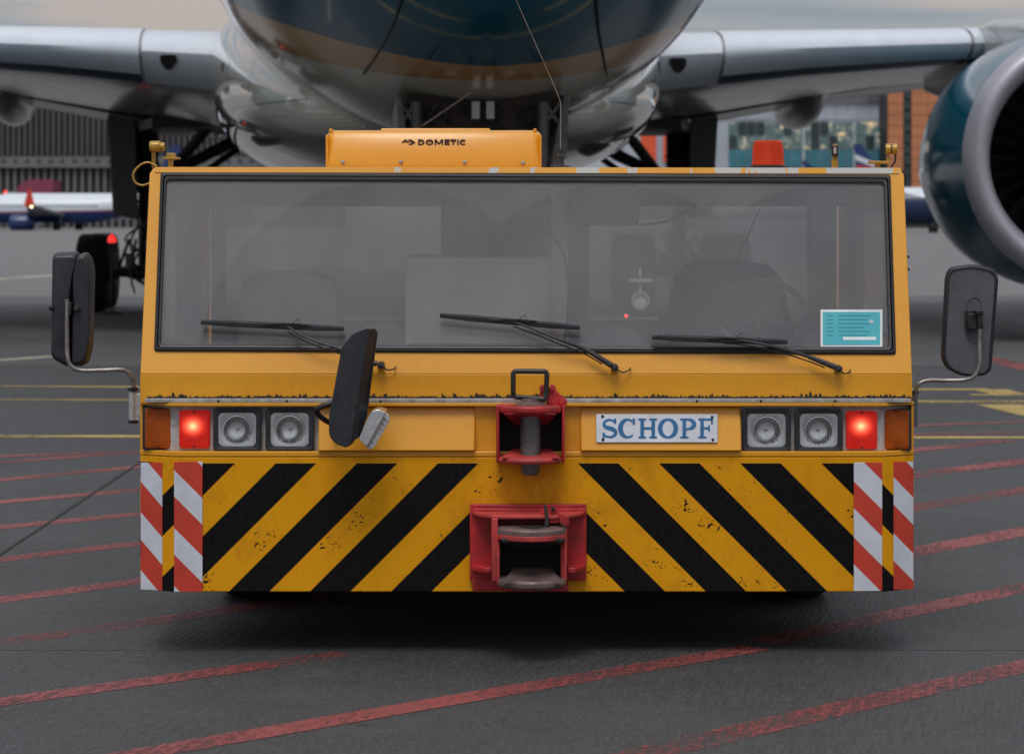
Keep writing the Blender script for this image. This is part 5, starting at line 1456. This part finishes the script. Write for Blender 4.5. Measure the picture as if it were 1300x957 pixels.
# engines
ec = A(1390, 200, 0)
e36 = w2l(W(1390, 200, 36.5))
for sgn in (1, -1):
    c = Vector((sgn * e36.x, e36.y, e36.z))
    b = B(); b.lathe([(1.765, .22), (1.785, .45), (1.82, 1.1), (1.83, 2.0), (1.75, 3.0), (1.51, 4.2), (1.28, 5.2), (1.14, 6.0), (1.10, 6.0), (1.05, 5.0)], c, 'y', 64)
    en = b.build('engine_nacelle', M['teal'], plane, ang=60)
    b = B(); b.lathe([(1.335, .75), (1.36, .35), (1.42, .10), (1.50, .01), (1.58, -.02), (1.66, .02), (1.73, .11), (1.768, .225)], c, 'y', 64); b.build('inlet_lip', M['lip'], en, ang=60)
    b = B(); b.lathe([(1.335, .74), (1.40, 1.3), (1.50, 2.0), (1.50, 2.6)], c, 'y', 48); b.build('inlet_duct', M['deep'], en)
    b = B(); b.lathe([(0, .95), (.12, 1.0), (.3, 1.25), (.45, 1.65), (.48, 1.9), (.48, 2.3)], c, 'y', 32); b.build('spinner', M['gear_dark'], en)
    # fan blades: 22 twisted blades
    bl = B(); rr = []
    for k in range(5):
        t = k / 4; r = .44 + (1.48 - .44) * t; tw = R(25 + 38 * t); w = .26 + .12 * t; sw = .10 * t * t
        rr.append([c * 0 + Vector((r, 0, 0)) + Vector((0, -math.cos(tw) * w / 2, -math.sin(tw) * w / 2 + sw)), Vector((r, .012, 0 + sw)), Vector((r, math.cos(tw) * w / 2, math.sin(tw) * w / 2 + sw)), Vector((r, -.012, sw))])
    bl.rings(rr)
    src = bl.build('fan_blade', M['gear_dark'], en)
    src.location = c + Vector((0, 1.9, 0))
    for k in range(1, 22):
        d_ = src.copy(); COL.objects.link(d_); d_.parent = en; d_.rotation_euler = (0, 2 * math.pi * k / 22, 0)
    b = B(); b.lathe([(0, 2.62), (1.5, 2.62)], c, 'y', 32); b.build('fan_back', M['deep'], en)
    b = B(); b.lathe([(.9, 5.2), (.85, 6.2), (.6, 7.0), (.4, 7.5), (.2, 8.0), (0, 8.1)], c, 'y', 32); b.build('exhaust_cone', M['lip'], en)
    # pylon
    zt2 = wsec(abs(c.x), sgn)
    rr = []
    for (dy, zl, zh, hw) in ((1.4, 1.70, 1.86, .05), (2.4, 1.6, 1.98, .18), (3.4, 1.5, 2.10, .26), (4.8, 1.3, 2.22, .32), (7.0, 1.0, 2.15, .34), (10, 1.35, 1.9, .2)):
        rr.append([c + Vector((sx * hw, dy, zz)) for sx, zz in ((-1, zl), (1, zl), (1, zh - .1), (.6, zh), (-.6, zh), (-1, zh - .1))])
    B().rings(rr).build('pylon', M['wing_grey'], plane, bevel=.04)

# tail
for sgn in (-1, 1):
    rr = []
    for (d, le, ch, z, t) in ((0.5, 53, 6.2, 6.6, .3), (9.3, 60.5, 2.2, 7.5, .1)):
        rr.append([Vector((sgn*d, le + ch, z)), Vector((sgn*d, le + .3*ch, z + t)), Vector((sgn*d, le, z)), Vector((sgn*d, le + .3*ch, z - t))])
    B().rings(rr).build('tailplane', M['wing_grey'], plane)
rr = []
for (z, le, ch, t) in ((8.0, 50, 9.0, .35), (16.8, 58.5, 3.6, .14)):
    rr.append([Vector((0, le + ch, z)), Vector((t, le + .3*ch, z)), Vector((0, le, z)), Vector((-t, le + .3*ch, z))])
B().rings(rr).build('tail_fin', M['teal'], plane)

# main gear
for sgn in (-1, 1):
    gx, gy = sgn * 4.98, 26.0
    b = B(); b.tube([(gx, gy, .75), (gx, gy, 2.3)], .13, 14); b.tube([(gx, gy, 2.2), (gx, gy + .05, 4.2)], .24, 16)
    mg = b.build('main_gear', M['gear_dark'], plane)
    b = B(); b.tube([(gx, gy - 1.02, .70), (gx, gy + 1.02, .70)], .14, 12); b.tube([(gx, gy - .6, 1.0), (gx, gy - .1, 2.2)], .07, 8)
    for yy in (-1.02, 1.02): b.tube([(gx - .9, gy + yy, .70), (gx + .9, gy + yy, .70)], .085, 10)
    b.build('bogie_beam', M['gear_dark'], mg)
    for yy in (-1.02, 1.02):
        for xx in (-.87, .87):
            wheel((gx + xx, gy + yy, .70), .70, .53, mg, 'wheel', M['gear_grey'], .42)
    b = B(); b.tube([(gx, gy, 2.3), (gx - sgn * 2.6, gy + .3, 3.6)], .11, 10); b.tube([(gx, gy, 2.0), (gx - sgn * 1.5, gy - 2.8, 3.5)], .10, 10)
    b.tube([(gx - sgn*.2, gy - .2, 1.9), (gx - sgn * 2.2, gy - .3, 3.3)], .06, 8)
    b.build_each('side_brace', M['gear_dark'], mg)
    b = B(); b.hexa([(gx + sgn*.62, gy - .9, 3.55), (gx + sgn*.52, gy - .9, 1.75), (gx + sgn*.05, gy - .9, 1.65), (gx + sgn*.10, gy - .9, 3.6)][::-sgn], [(gx + sgn*.75, gy + .9, 3.55), (gx + sgn*.62, gy + .9, 1.75), (gx + sgn*.52, gy + .9, 1.75), (gx + sgn*.62, gy + .9, 3.6)][::-sgn])
    b.build('gear_door', M['gear_grey'], mg, bevel=.03)
    b = B(); rnd = random.Random(5)
    for k in range(14):
        y0_ = rnd.uniform(-.3, .1); z0_ = rnd.uniform(.9, 3.2)
        b.tube(smooth_path([(gx + rnd.uniform(-.3, .3), gy - .25 + y0_, z0_), (gx + rnd.uniform(-.35, .35), gy - .35, z0_ - .3), (gx + rnd.uniform(-.3, .3), gy - .25, z0_ - .6)], 4), .022, 6)
    for xx in (-.45, -.2, .2, .45): b.box((gx + xx - .06, gy - 1.35, .82), (gx + xx + .06, gy - 1.1, 1.05)); b.tube([(gx + xx, gy - 1.2, .6), (gx + xx * .5, gy - .9, 1.3)], .03, 6)
    b.build_each('hydraulic_line', M['gear_grey'], mg)
    # open wheel well above
    b = B(); b.vprism([(sgn * 2.6, 21.5), (sgn * 4.6, 22.5), (sgn * 5.0, 24.5), (sgn*5.0, 26.8), (sgn * 2.6, 27.0)], 3.25, 3.42)
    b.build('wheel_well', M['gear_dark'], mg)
    b = B(); b.hexa([(sgn * .25, 20.8, 2.05), (sgn * 2.5, 20.8, 2.35), (sgn * 2.5, 20.8, 2.42), (sgn * .25, 20.8, 2.12)][::sgn], [(sgn * .25, 27, 2.05), (sgn * 2.5, 27, 2.35), (sgn * 2.5, 27, 2.42), (sgn * .25, 27, 2.12)][::sgn]); b.build('belly_door', M['air_white'], mg)

# nose gear with open bay
ng = B(); ng.tube([(0, .3, .6), (0, .3, 1.9)], .09, 12); ng.tube([(0, .3, 1.8), (0, .45, 3.0)], .15, 14); ng.tube([(-.45, .3, .55), (.45, .3, .55)], .06, 10)
ngo = ng.build('nose_gear', M['gear_grey'], plane)
for xx in (-.3, .3): wheel((xx, .3, .53), .53, .36, ngo, 'wheel', M['gear_grey'], .42)
b = B()
for sx in (-1, 1):
    b.tube([(sx * .12, .35, 1.9), (sx * .55, 1.5, 2.9)], .05, 8); b.tube([(sx * .1, .25, 2.3), (sx * .62, .3, 2.85)], .045, 8)
b.tube([(-.5, .1, 2.35), (.5, .1, 2.35)], .035, 8); b.tube([(-.6, 0, 2.55), (.6, 0, 2.55)], .05, 8)
b.build_each('drag_brace', M['gear_dark'], ngo)
b = B()
for sx in (-1, 1):
    b.lathe([(.0, .04), (.07, .02), (.10, -.04), (.105, -.05), (.11, 0.02), (.05, .12), (0, .13)], (sx * .33, .0, 2.46), 'y', 18)
b.build_each('taxi_light', M['lip'], ngo)
b = B()
for px_, py0_, py1_ in ((604, 129, 151), (622.5, 129, 151)):
    a_ = A(px_, py0_, -.45); c_ = A(px_, py1_, -.45); b.box((a_.x - .035, -.45, c_.z), (a_.x + .035, -.38, a_.z))
b.build_each('strut_link', M['wing_grey'], ngo)
B().tube([A(536, 160, -1.2), A(570, 137, -1.2), A(600, 116, -1.2)], .007, 6).build('thin_diagonal_line', M['steel_tube'], ngo)  # thin tube set diagonally below the nose
# bay box: dark opening under the nose
b = B()
bx0, bx1 = A(515, 150, 0).x, A(716, 150, 0).x
for (y0_, z0_) in ((0, 0),):
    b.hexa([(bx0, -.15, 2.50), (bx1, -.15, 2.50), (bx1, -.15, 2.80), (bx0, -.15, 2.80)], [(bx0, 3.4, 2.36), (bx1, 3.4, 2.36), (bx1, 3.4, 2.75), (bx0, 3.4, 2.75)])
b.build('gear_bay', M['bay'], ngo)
# framework inside the bay face
b = B(); rnd = random.Random(9)
for k in range(26):
    x_ = rnd.uniform(bx0 + .05, bx1 - .05); z_ = rnd.uniform(2.5, 2.75)
    b.tube([(x_, -.2, z_), (x_ + rnd.uniform(-.25, .25), -.17, z_ + rnd.uniform(-.2, .15))], rnd.uniform(.008, .022), 5)
b.build_each('bay_pipe', M['gear_dark'], ngo)
for (poly, yy) in (([(503, 122), (511, 126), (521, 213), (507, 213)], -.35), ([(716, 121), (723, 119), (720, 190), (705, 213), (698, 213)], -.35)):
    q = [A(x, y, yy) for x, y in poly]
    B().hexa(q, [p + Vector((0, 2.4, -.08)) for p in q]).build('nose_gear_door', M['gear_grey'], ngo, bevel=.01)
for xa_, xb_ in ((528, 508), (690, 712)):
    q0, q1 = A(xa_, 130, -.3), A(xb_, 160, -.3)
    b = B(); b.tube([q0, q1], .02, 6); b.tube([A(xb_, 130, -.3), A(xa_, 160, -.3)], .02, 6); b.tube([q0, A(xa_ , 213, -.3)], .05, 6); b.build_each('door_rod', M['gear_grey'], ngo)

# ================================================================== BACKGROUND
def bgplain(name, col, **k): return plain(name, col, k.pop('rough', .6), vscale=k.pop('vscale', .15), **k)
M['fin_dark'] = bgplain('terminal_fin', (0.085, 0.075, 0.085))
M['wall_dark'] = bgplain('terminal_wall', (0.022, 0.019, 0.022))
M['band'] = bgplain('terminal_band', (0.15, 0.145, 0.15))
M['pale_wall'] = bgplain('pale_wall', (0.40, 0.44, 0.50))
M['white_wall'] = bgplain('white_wall', (0.48, 0.52, 0.55))
M['orange_wall'] = bgplain('orange_panel', (0.50, 0.19, 0.085))
M['orange_bright'] = bgplain('bright_orange_panel', (0.75, 0.10, 0.03))
M['glass_dark'] = plain('dark_pane', (0.035, 0.055, 0.06), .12, vscale=.3, var=.4)
M['glass_teal'] = plain('teal_pane', (0.05, 0.20, 0.25), .15, vscale=.3, var=.3)
def litpane(i, col, s):
    m, nt, bs = newmat('lit_pane')
    bs.inputs['Base Color'].default_value = (0.04, 0.05, 0.05, 1); bs.inputs['Roughness'].default_value = .15
    geo = nt.nodes.new('ShaderNodeNewGeometry')
    n1 = noise(nt, .55, 5, .7, vec=geo.outputs['Position'], dist=.5)
    nt.links.new(nmix(nt, ramp(nt, n1, .54, .64), (0.20, 0.34, 0.34), col), bs.inputs['Emission Color'])
    nt.links.new(nmath(nt, 'ADD', nmath(nt, 'MULTIPLY', ramp(nt, n1, .50, .72), s), 0.22), bs.inputs['Emission Strength'])
    return m
M['lit1'] = litpane(1, (1, .72, .35), .85); M['lit2'] = litpane(2, (1, .85, .6), .45)

# dark terminal on the left with vertical fins
Yt = 450.0
s = Yt / F
dt = empty('terminal_building', (X_(60, Yt), Yt, 0), 'long dark terminal building with vertical fins at far left', 'building')
x0, x1 = X_(-260, Yt), X_(420, Yt)
b = B(); b.box((x0, Yt + 1, 0), (x1, Yt + 40, Z_(134, Yt))); b.build('wall', M['wall_dark'], dt, smooth=False)
b = B(); x = x0
while x < x1:
    b.box((x, Yt + .2, Z_(198, Yt)), (x + .42, Yt + 1, Z_(131, Yt))); x += 0.95
b.build('facade_fin', M['fin_dark'], dt, smooth=False, kind='stuff')
b = B(); x = x0
while x < x1:
    b.box((x, Yt + .4, 0), (x + .5, Yt + 1, Z_(213.5, Yt))); x += 1.25
b.build('lower_fin', M['band'], dt, smooth=False, kind='stuff')
b = B(); b.box((x0, Yt - .4, Z_(213, Yt)), (x1, Yt + 1, Z_(199, Yt))); bd = b.build('band', M['band'], dt, smooth=False)
wsrc = None; px = -250
while px < 400:
    c = Vector((X_(px, Yt), Yt - .41, Z_(204.5, Yt)))
    if wsrc is None:
        b = B(); b.box(c + Vector((-.32, -.08, -.3)), c + Vector((.32, .0, .3))); wsrc = b.build('window', M['glass_dark'], dt, smooth=False); wx0 = px
    else:
        d_ = wsrc.copy(); COL.objects.link(d_); d_.location = (X_(px, Yt) - X_(wx0, Yt), 0, 0)
    px += 15
b = B(); b.box((X_(-60, Yt + 40), Yt + 40.5, 0), (X_(74, Yt + 40), Yt + 60, Z_(127, Yt + 40))); b.build('white_tower_block', M['white_wall'], dt, smooth=False)

# pale terminal at right, glazed
Yt = 450.0
rt = empty('terminal_building', (X_(1010, Yt), Yt, 0), 'pale grey terminal building with lit glass front right of the orange beacon', 'building')
b = B(); b.box((X_(860, Yt), Yt + .6, 0), (X_(1126, Yt), Yt + 40, Z_(130, Yt))); b.build('wall', M['pale_wall'], rt, smooth=False)
b = B(); b.box((X_(940, Yt + 20), Yt + 20, Z_(131, Yt)), (X_(1126, Yt + 20), Yt + 39, Z_(112, Yt + 20))); b.build('upper_storey', M['band'], rt, smooth=False)
b = B(); b.box((X_(900, Yt + 60), Yt + 60, 0), (X_(1128, Yt + 60), Yt + 80, Z_(100, Yt + 60))); b.build('rear_block', M['white_wall'], rt, smooth=False)
b = B(); b.box((X_(1040, Yt), Yt - .2, Z_(128, Yt)), (X_(1120, Yt), Yt + .5, Z_(124, Yt))); b.build('roof_rail', M['band'], rt, smooth=False)
# cladding panels
for i, px in enumerate(range(866, 1124, 14)):
    for (ya, yb) in ((131, 152),):
        b = B(); b.box((X_(px, Yt) + .06, Yt + .45, Z_(yb, Yt)), (X_(px + 14, Yt) - .06, Yt + .62, Z_(ya, Yt) - .06)); b.build('cladding_panel', M['pale_wall'], rt, smooth=False)
rnd = random.Random(21)
k = 0; px = 925.0
while px < 1112:
    for ri_, (ya, yb) in enumerate(((155, 172), (173, 189), (190.5, 213), (214, 236))):
        if ri_ < 2: mt = rnd.choice([M['lit1'], M['lit2'], M['lit2'], M['glass_dark']])
        else: mt = M['glass_teal']
        b = B(); b.box((X_(px, Yt) + .07, Yt + .3, Z_(yb, Yt)), (X_(px + 11.6, Yt) - .07, Yt + .66, Z_(ya, Yt))); b.build('window_pane', mt, rt, smooth=False)
    px += 11.6
b = B()
for px in (1020, 1084): b.box((X_(px - 1, Yt), Yt - .2, 0), (X_(px + 1.5, Yt), Yt + .3, Z_(154, Yt)))
b.build_each('column', M['white_wall'], rt, smooth=False)

# orange tower block
Yo = 440.0
ot = empty('tower_block', (X_(1160, Yo), Yo, 0), 'tall orange clad block behind the engine', 'building')
b = B(); b.box((X_(1127, Yo), Yo + .4, 0), (X_(1250, Yo), Yo + 25, Z_(90, Yo))); b.build('wall', M['wall_dark'], ot, smooth=False)
for (pa, pb) in ((1127, 1147), (1157, 1178.5), (1178.5, 1200), (1200, 1222), (1222, 1245)):
    y_ = 90
    while y_ < 262:
        b = B(); b.box((X_(pa, Yo) + .04, Yo, Z_(min(y_ + 14, 286), Yo) + .04), (X_(pb, Yo) - .04, Yo + .45, Z_(y_, Yo) - .04)); b.build('cladding_panel', M['orange_wall'], ot, smooth=False); y_ += 14
y_ = 100
while y_ < 275:
    b = B(); b.box((X_(1148, Yo), Yo + .2, Z_(y_ + 11, Yo)), (X_(1156, Yo), Yo + .42, Z_(y_, Yo))); b.build('window', M['glass_dark'], ot, smooth=False); y_ += 14

# orange faced building between the fuselage and the right landing gear
Yq = 420.0
oh = empty('hangar_building', (X_(835, Yq), Yq, 0), 'low building with bright orange panels seen under the airliner belly', 'building')
b = B(); b.box((X_(792, Yq), Yq + .4, 0), (X_(900, Yq), Yq + 20, Z_(170, Yq))); b.build('wall', M['pale_wall'], oh, smooth=False)
for (pa, pb) in ((814, 833), (842, 853), (872, 884), (884, 896)):
    b = B(); b.box((X_(pa, Yq), Yq, Z_(206, Yq)), (X_(pb, Yq), Yq + .45, Z_(168, Yq))); b.build('orange_panel', M['orange_bright'], oh, smooth=False)

# far airliners
M['far_white'] = plain('far_plane_white', (0.62, 0.66, 0.70), .35, vscale=.3, var=.05, coat=.3)
M['far_blue'] = plain('far_plane_blue', (0.012, 0.035, 0.14), .3, vscale=.3, coat=.3)
M['far_navy'] = plain('far_plane_navy', (0.015, 0.03, 0.09), .3, vscale=.3, coat=.3)
M['far_red'] = plain('far_plane_red', (0.60, 0.045, 0.03), .4, vscale=.3)
M['far_grey'] = plain('far_plane_grey', (0.20, 0.21, 0.22), .4, vscale=.3)
def tube_fus(b, xa, xb, Y, zc, r, nose=4.0, tail=9.0, up=1.2, zmin=None):
    rr = []
    L = xb - xa
    for t in [0, .02, .06, .15, .3, .5, .7, .82, .9, .96, 1.0]:
        pass
    st = [(0, .05), (.6, .4), (1.6, .72), (nose, 1), (L - tail, 1), (L - tail*.6, .8), (L - tail*.25, .45), (L, .12)]
    for d, k in st:
        dzc = up * max(0, (d - (L - tail)) / tail) ** 1.2
        rr.append([(xa + d, Y + r*k*math.cos(2*math.pi*j/24), zc + dzc + r*k*math.sin(2*math.pi*j/24)) for j in range(24)])
    return b.rings(rr)
def far_white_blue(name):
    m, nt, bs = newmat(name); x, y, z, vec = xyz(nt)
    c = nmix(nt, nmath(nt, 'GREATER_THAN', z, nmath(nt, 'ADD', nmath(nt, 'MULTIPLY', x, .018), 2.35)), (0.012, 0.04, 0.16), (0.40, 0.04, 0.04))
    c = nmix(nt, nmath(nt, 'GREATER_THAN', z, nmath(nt, 'ADD', nmath(nt, 'MULTIPLY', x, .018), 2.5)), c, (0.62, 0.68, 0.74))
    nt.links.new(c, bs.inputs['Base Color']); bs.inputs['Roughness'].default_value = .3; return m
Yp = 358.0
p1 = empty('parked_airliner', (X_(60, Yp), Yp, 0), 'white airliner with blue belly and red winglet parked far left', 'airplane')
b = B(); xt = X_(205, Yp)
tube_fus(b, xt - 38, xt, Yp, Z_(265.5, Yp), 1.88); fu = b.build('fuselage', far_white_blue('white_blue_livery'), p1, ang=60)
b = B()
for k in range(34):
    x = X_(-40, Yp) + k * .52
    b.box((x - .12, Yp - 1.90, Z_(262.8, Yp)), (x + .12, Yp - 1.80, Z_(260.5, Yp)))
b.build('cabin_windows', M['glass_dark'], fu, smooth=False, kind='stuff')
b = B(); b.lathe([(0.75, 0), (.95, .1), (1.05, .6), (1.08, 1.6), (1.0, 2.6), (.75, 3.2), (0, 3.2)], (X_(13, Yp - 5), Yp - 5, Z_(283, Yp - 5)), 'x', 28); b.build('engine_nacelle', M['far_blue'], p1)
b = B(); zw = Z_(272, Yp); b.add([(X_(38, Yp), Yp - 1.6, zw - .3), (X_(85, Yp), Yp - 1.6, zw - .3), (X_(44, Yp - 16), Yp - 16, Z_(262, Yp - 16)), (X_(34, Yp - 16), Yp - 16, Z_(262, Yp - 16)),
   (X_(38, Yp), Yp - 1.6, zw), (X_(85, Yp), Yp - 1.6, zw), (X_(44, Yp - 16), Yp - 16, Z_(260, Yp - 16)), (X_(34, Yp - 16), Yp - 16, Z_(260, Yp - 16))],
   [(0,1,2,3),(4,7,6,5),(0,4,5,1),(1,5,6,2),(2,6,7,3),(3,7,4,0)]); wf = b.build('wing', M['far_grey'], p1, smooth=False)
b = B(); b.hexa([W(30, 263, Yp - 16), W(44, 262, Yp - 16), W(39, 240, Yp - 16), W(35, 241, Yp - 16)], [p + Vector((0, .15, 0)) for p in (W(30, 263, Yp - 16), W(44, 262, Yp - 16), W(39, 240, Yp - 16), W(35, 241, Yp - 16))]); b.build('winglet', M['far_red'], wf, smooth=False)
M['strobe'] = plain('wingtip_lamp', (1, .9, .5), emis=(1, .85, .5), estr=6)
b = B(); b.lathe([(0, -.12), (.1, -.08), (.14, 0), (.1, .08), (0, .12)], W(40, 262.5, Yp - 16.4), 'y', 10); b.build('wingtip_lamp', M['strobe'], wf)
b = B(); c = W(77, 280, Yp - 2); b.box((c.x - .1, Yp - 2.1, .5), (c.x + .1, Yp - 1.9, 2.2)); lg = b.build('gear_leg', M['far_grey'], p1)
for px_ in (68.5, 73.5): wheel((X_(px_ + 1, Yp - 2.5), Yp - 2.5, .56), .56, .45, p1, 'wheel', M['gear_dark'])
for px_ in (98, 103): wheel((X_(px_, Yp + 2.5), Yp + 2.5, .56), .56, .45, p1, 'wheel', M['gear_dark'])
b = B(); xf = X_(172, Yp); b.hexa([(xf, Yp - .2, Z_(258, Yp)), (xf + 6, Yp - .2, Z_(258, Yp)), (xf + 8.5, Yp - .1, Z_(200, Yp)), (xf + 5.5, Yp - .1, Z_(200, Yp))], [(xf, Yp + .2, Z_(258, Yp)), (xf + 6, Yp + .2, Z_(258, Yp)), (xf + 8.5, Yp + .1, Z_(200, Yp)), (xf + 5.5, Yp + .1, Z_(200, Yp))]); b.build('tail_fin', M['far_blue'], p1, smooth=False)

# parked plane far right between cab and engine
Yp = 300.0
p2 = empty('parked_airliner', (X_(1190, Yp), Yp, 0), 'white and navy airliner parked far off between the cab and the engine', 'airplane')
def far_white_navy(name):
    m, nt, bs = newmat(name); x, y, z, vec = xyz(nt)
    c = nmix(nt, nmath(nt, 'GREATER_THAN', z, nmath(nt, 'ADD', nmath(nt, 'MULTIPLY', x, -.22), 3.55)), (0.012, 0.026, 0.075), (0.62, 0.66, 0.72))
    nt.links.new(c, bs.inputs['Base Color']); bs.inputs['Roughness'].default_value = .3; return m
b = B(); tube_fus(b, X_(1095, Yp), X_(1095, Yp) + 38, Yp, Z_(261.5, Yp), 2.06, nose=4.5, tail=6); b.build('fuselage', far_white_navy('white_navy_livery'), p2, ang=60)
for px_ in (1180, 1186): wheel((X_(px_, Yp), Yp - 1, .56), .56, .45, p2, 'wheel', M['gear_dark'])
b = B(); b.tube([(X_(1183, Yp), Yp - 1, .6), (X_(1183, Yp), Yp - 1, 2.0)], .12, 8); b.build('gear_leg', M['far_grey'], p2)

# tail fins of planes parked in front of the pale terminal
def fin_thing(base, top, Y, label, stripes):
    t = empty('parked_airliner', (X_(base[0], Y), Y, 0), label, 'airplane', 'far parked airliners showing only their tails')
    b = B(); tube_fus(b, X_(base[0], Y) - 26, X_(base[2], Y) + 6, Y, Z_(262, Y), 1.9); b.build('fuselage', M['far_white'], t, ang=60)
    (ax, ay, bx_, by) = base; (cx_, cy_, dx_, dy_) = top
    def fp(u, v):  # u along chord, v up
        lo = Vector((ax + (bx_ - ax) * u, ay)); hi = Vector((cx_ + (dx_ - cx_) * u, cy_)); p = lo.lerp(hi, v); return p
    def quad(v0, v1, mat, name, dy=0.0, sl=0.0):
        q = [fp(0, max(0, v0)), fp(1, v0 - sl), fp(1, v1 - sl), fp(0, v1)]
        fr = [W(p.x, p.y, Y - .15 - dy) for p in q]
        return B().hexa(fr, [W(p.x, p.y, Y - .15 - dy) + Vector((0, .3 + 2*dy, 0)) for p in q]).build(name, mat, t, smooth=False)
    quad(0, 1, M['far_blue'], 'tail_fin')
    if stripes:
        quad(.47, .67, M['far_white'], 'white_stripe', .02, .25)
        quad(.1, .32, M['far_red'], 'red_stripe', .02, .1)
    return t
fin_thing((1090, 222, 1118, 222), (1083, 183, 1094, 183), 380.0, 'airliner tail fin with white and red stripes before the glass terminal', True)
fin_thing((1024, 222, 1040, 222), (1018, 204, 1024, 204), 390.0, 'small dark blue tail tip just right of the beacon', False)
fin_thing((786, 232, 812, 232), (774, 190, 790, 190), 385.0, 'blue airliner tail seen under the right wing root', True)
fin_thing((200, 226, 224, 226), (216, 185, 229, 185), 395.0, 'blue tail fin showing behind the left roof lamp bracket', False)

# maroon bus-like vehicle in front of the dark terminal
Yv = 420.0
van = empty('service_truck', (X_(45, Yv), Yv, 0), 'maroon box truck behind the far left white airliner', 'truck')
M['maroon'] = bgplain('maroon_paint', (0.22, 0.04, 0.075)); 
b = B(); b.hexa([W(22, 262, Yv), W(67, 262, Yv), W(67, 228, Yv), W(36, 228, Yv), W(22, 238, Yv)], [p + Vector((0, 8, 0)) for p in (W(22, 262, Yv), W(67, 262, Yv), W(67, 228, Yv), W(36, 228, Yv), W(22, 238, Yv))]); b.build('box_body', M['maroon'], van, smooth=False)
b = B(); b.box((X_(8, Yv), Yv, .6), (X_(21.5, Yv), Yv + 2.5, Z_(243, Yv))); b.box((X_(14, Yv), Yv + .3, .5), (X_(66, Yv), Yv + 2.4, Z_(262.5, Yv))); b.build('cab', M['far_grey'], van, smooth=False)
for px_ in (14, 30, 60):
    b = B(); b.lathe([(0, -.2), (.5, -.2), (.55, 0), (.5, .2), (0, .2)], (X_(px_, Yv), Yv - .1, .55), 'y', 16); b.build('wheel', M['tyre'], van)
M['red_glow'] = plain('lit_red_lamp', (1, .1, .05), emis=(1, .04, .03), estr=1.3)
b = B(); b.lathe([(0.35, 0), (.35, .4), (.2, .6), (0, .65)], (X_(7, Yv), Yv + .5, Z_(247, Yv)), 'z', 12); b.build('roof_beacon', M['red_glow'], van)

# red lamp on a thin stand beyond the left main gear
Yl = 47.5
rlamp = empty('warning_lamp', (X_(142, Yl), Yl, 0), 'small lit red warning lamp above the left main gear tyre', 'lamp')
b = B(); b.tube([(X_(142, Yl), Yl, 0.02), (X_(142, Yl), Yl, Z_(304, Yl))], .02, 8); b.lathe([(0, 0), (.2, 0), (.2, .03), (.03, .06)], (X_(142, Yl), Yl, 0), 'z', 16); b.build('stand', M['gear_dark'], rlamp)
b = B(); b.lathe([(0, 0), (.07, 0), (.075, .05), (.05, .11), (.02, .14), (0, .15)], (X_(142, Yl), Yl, Z_(308, Yl)), 'z', 14); b.build('lamp_globe', M['red_glow'], rlamp)
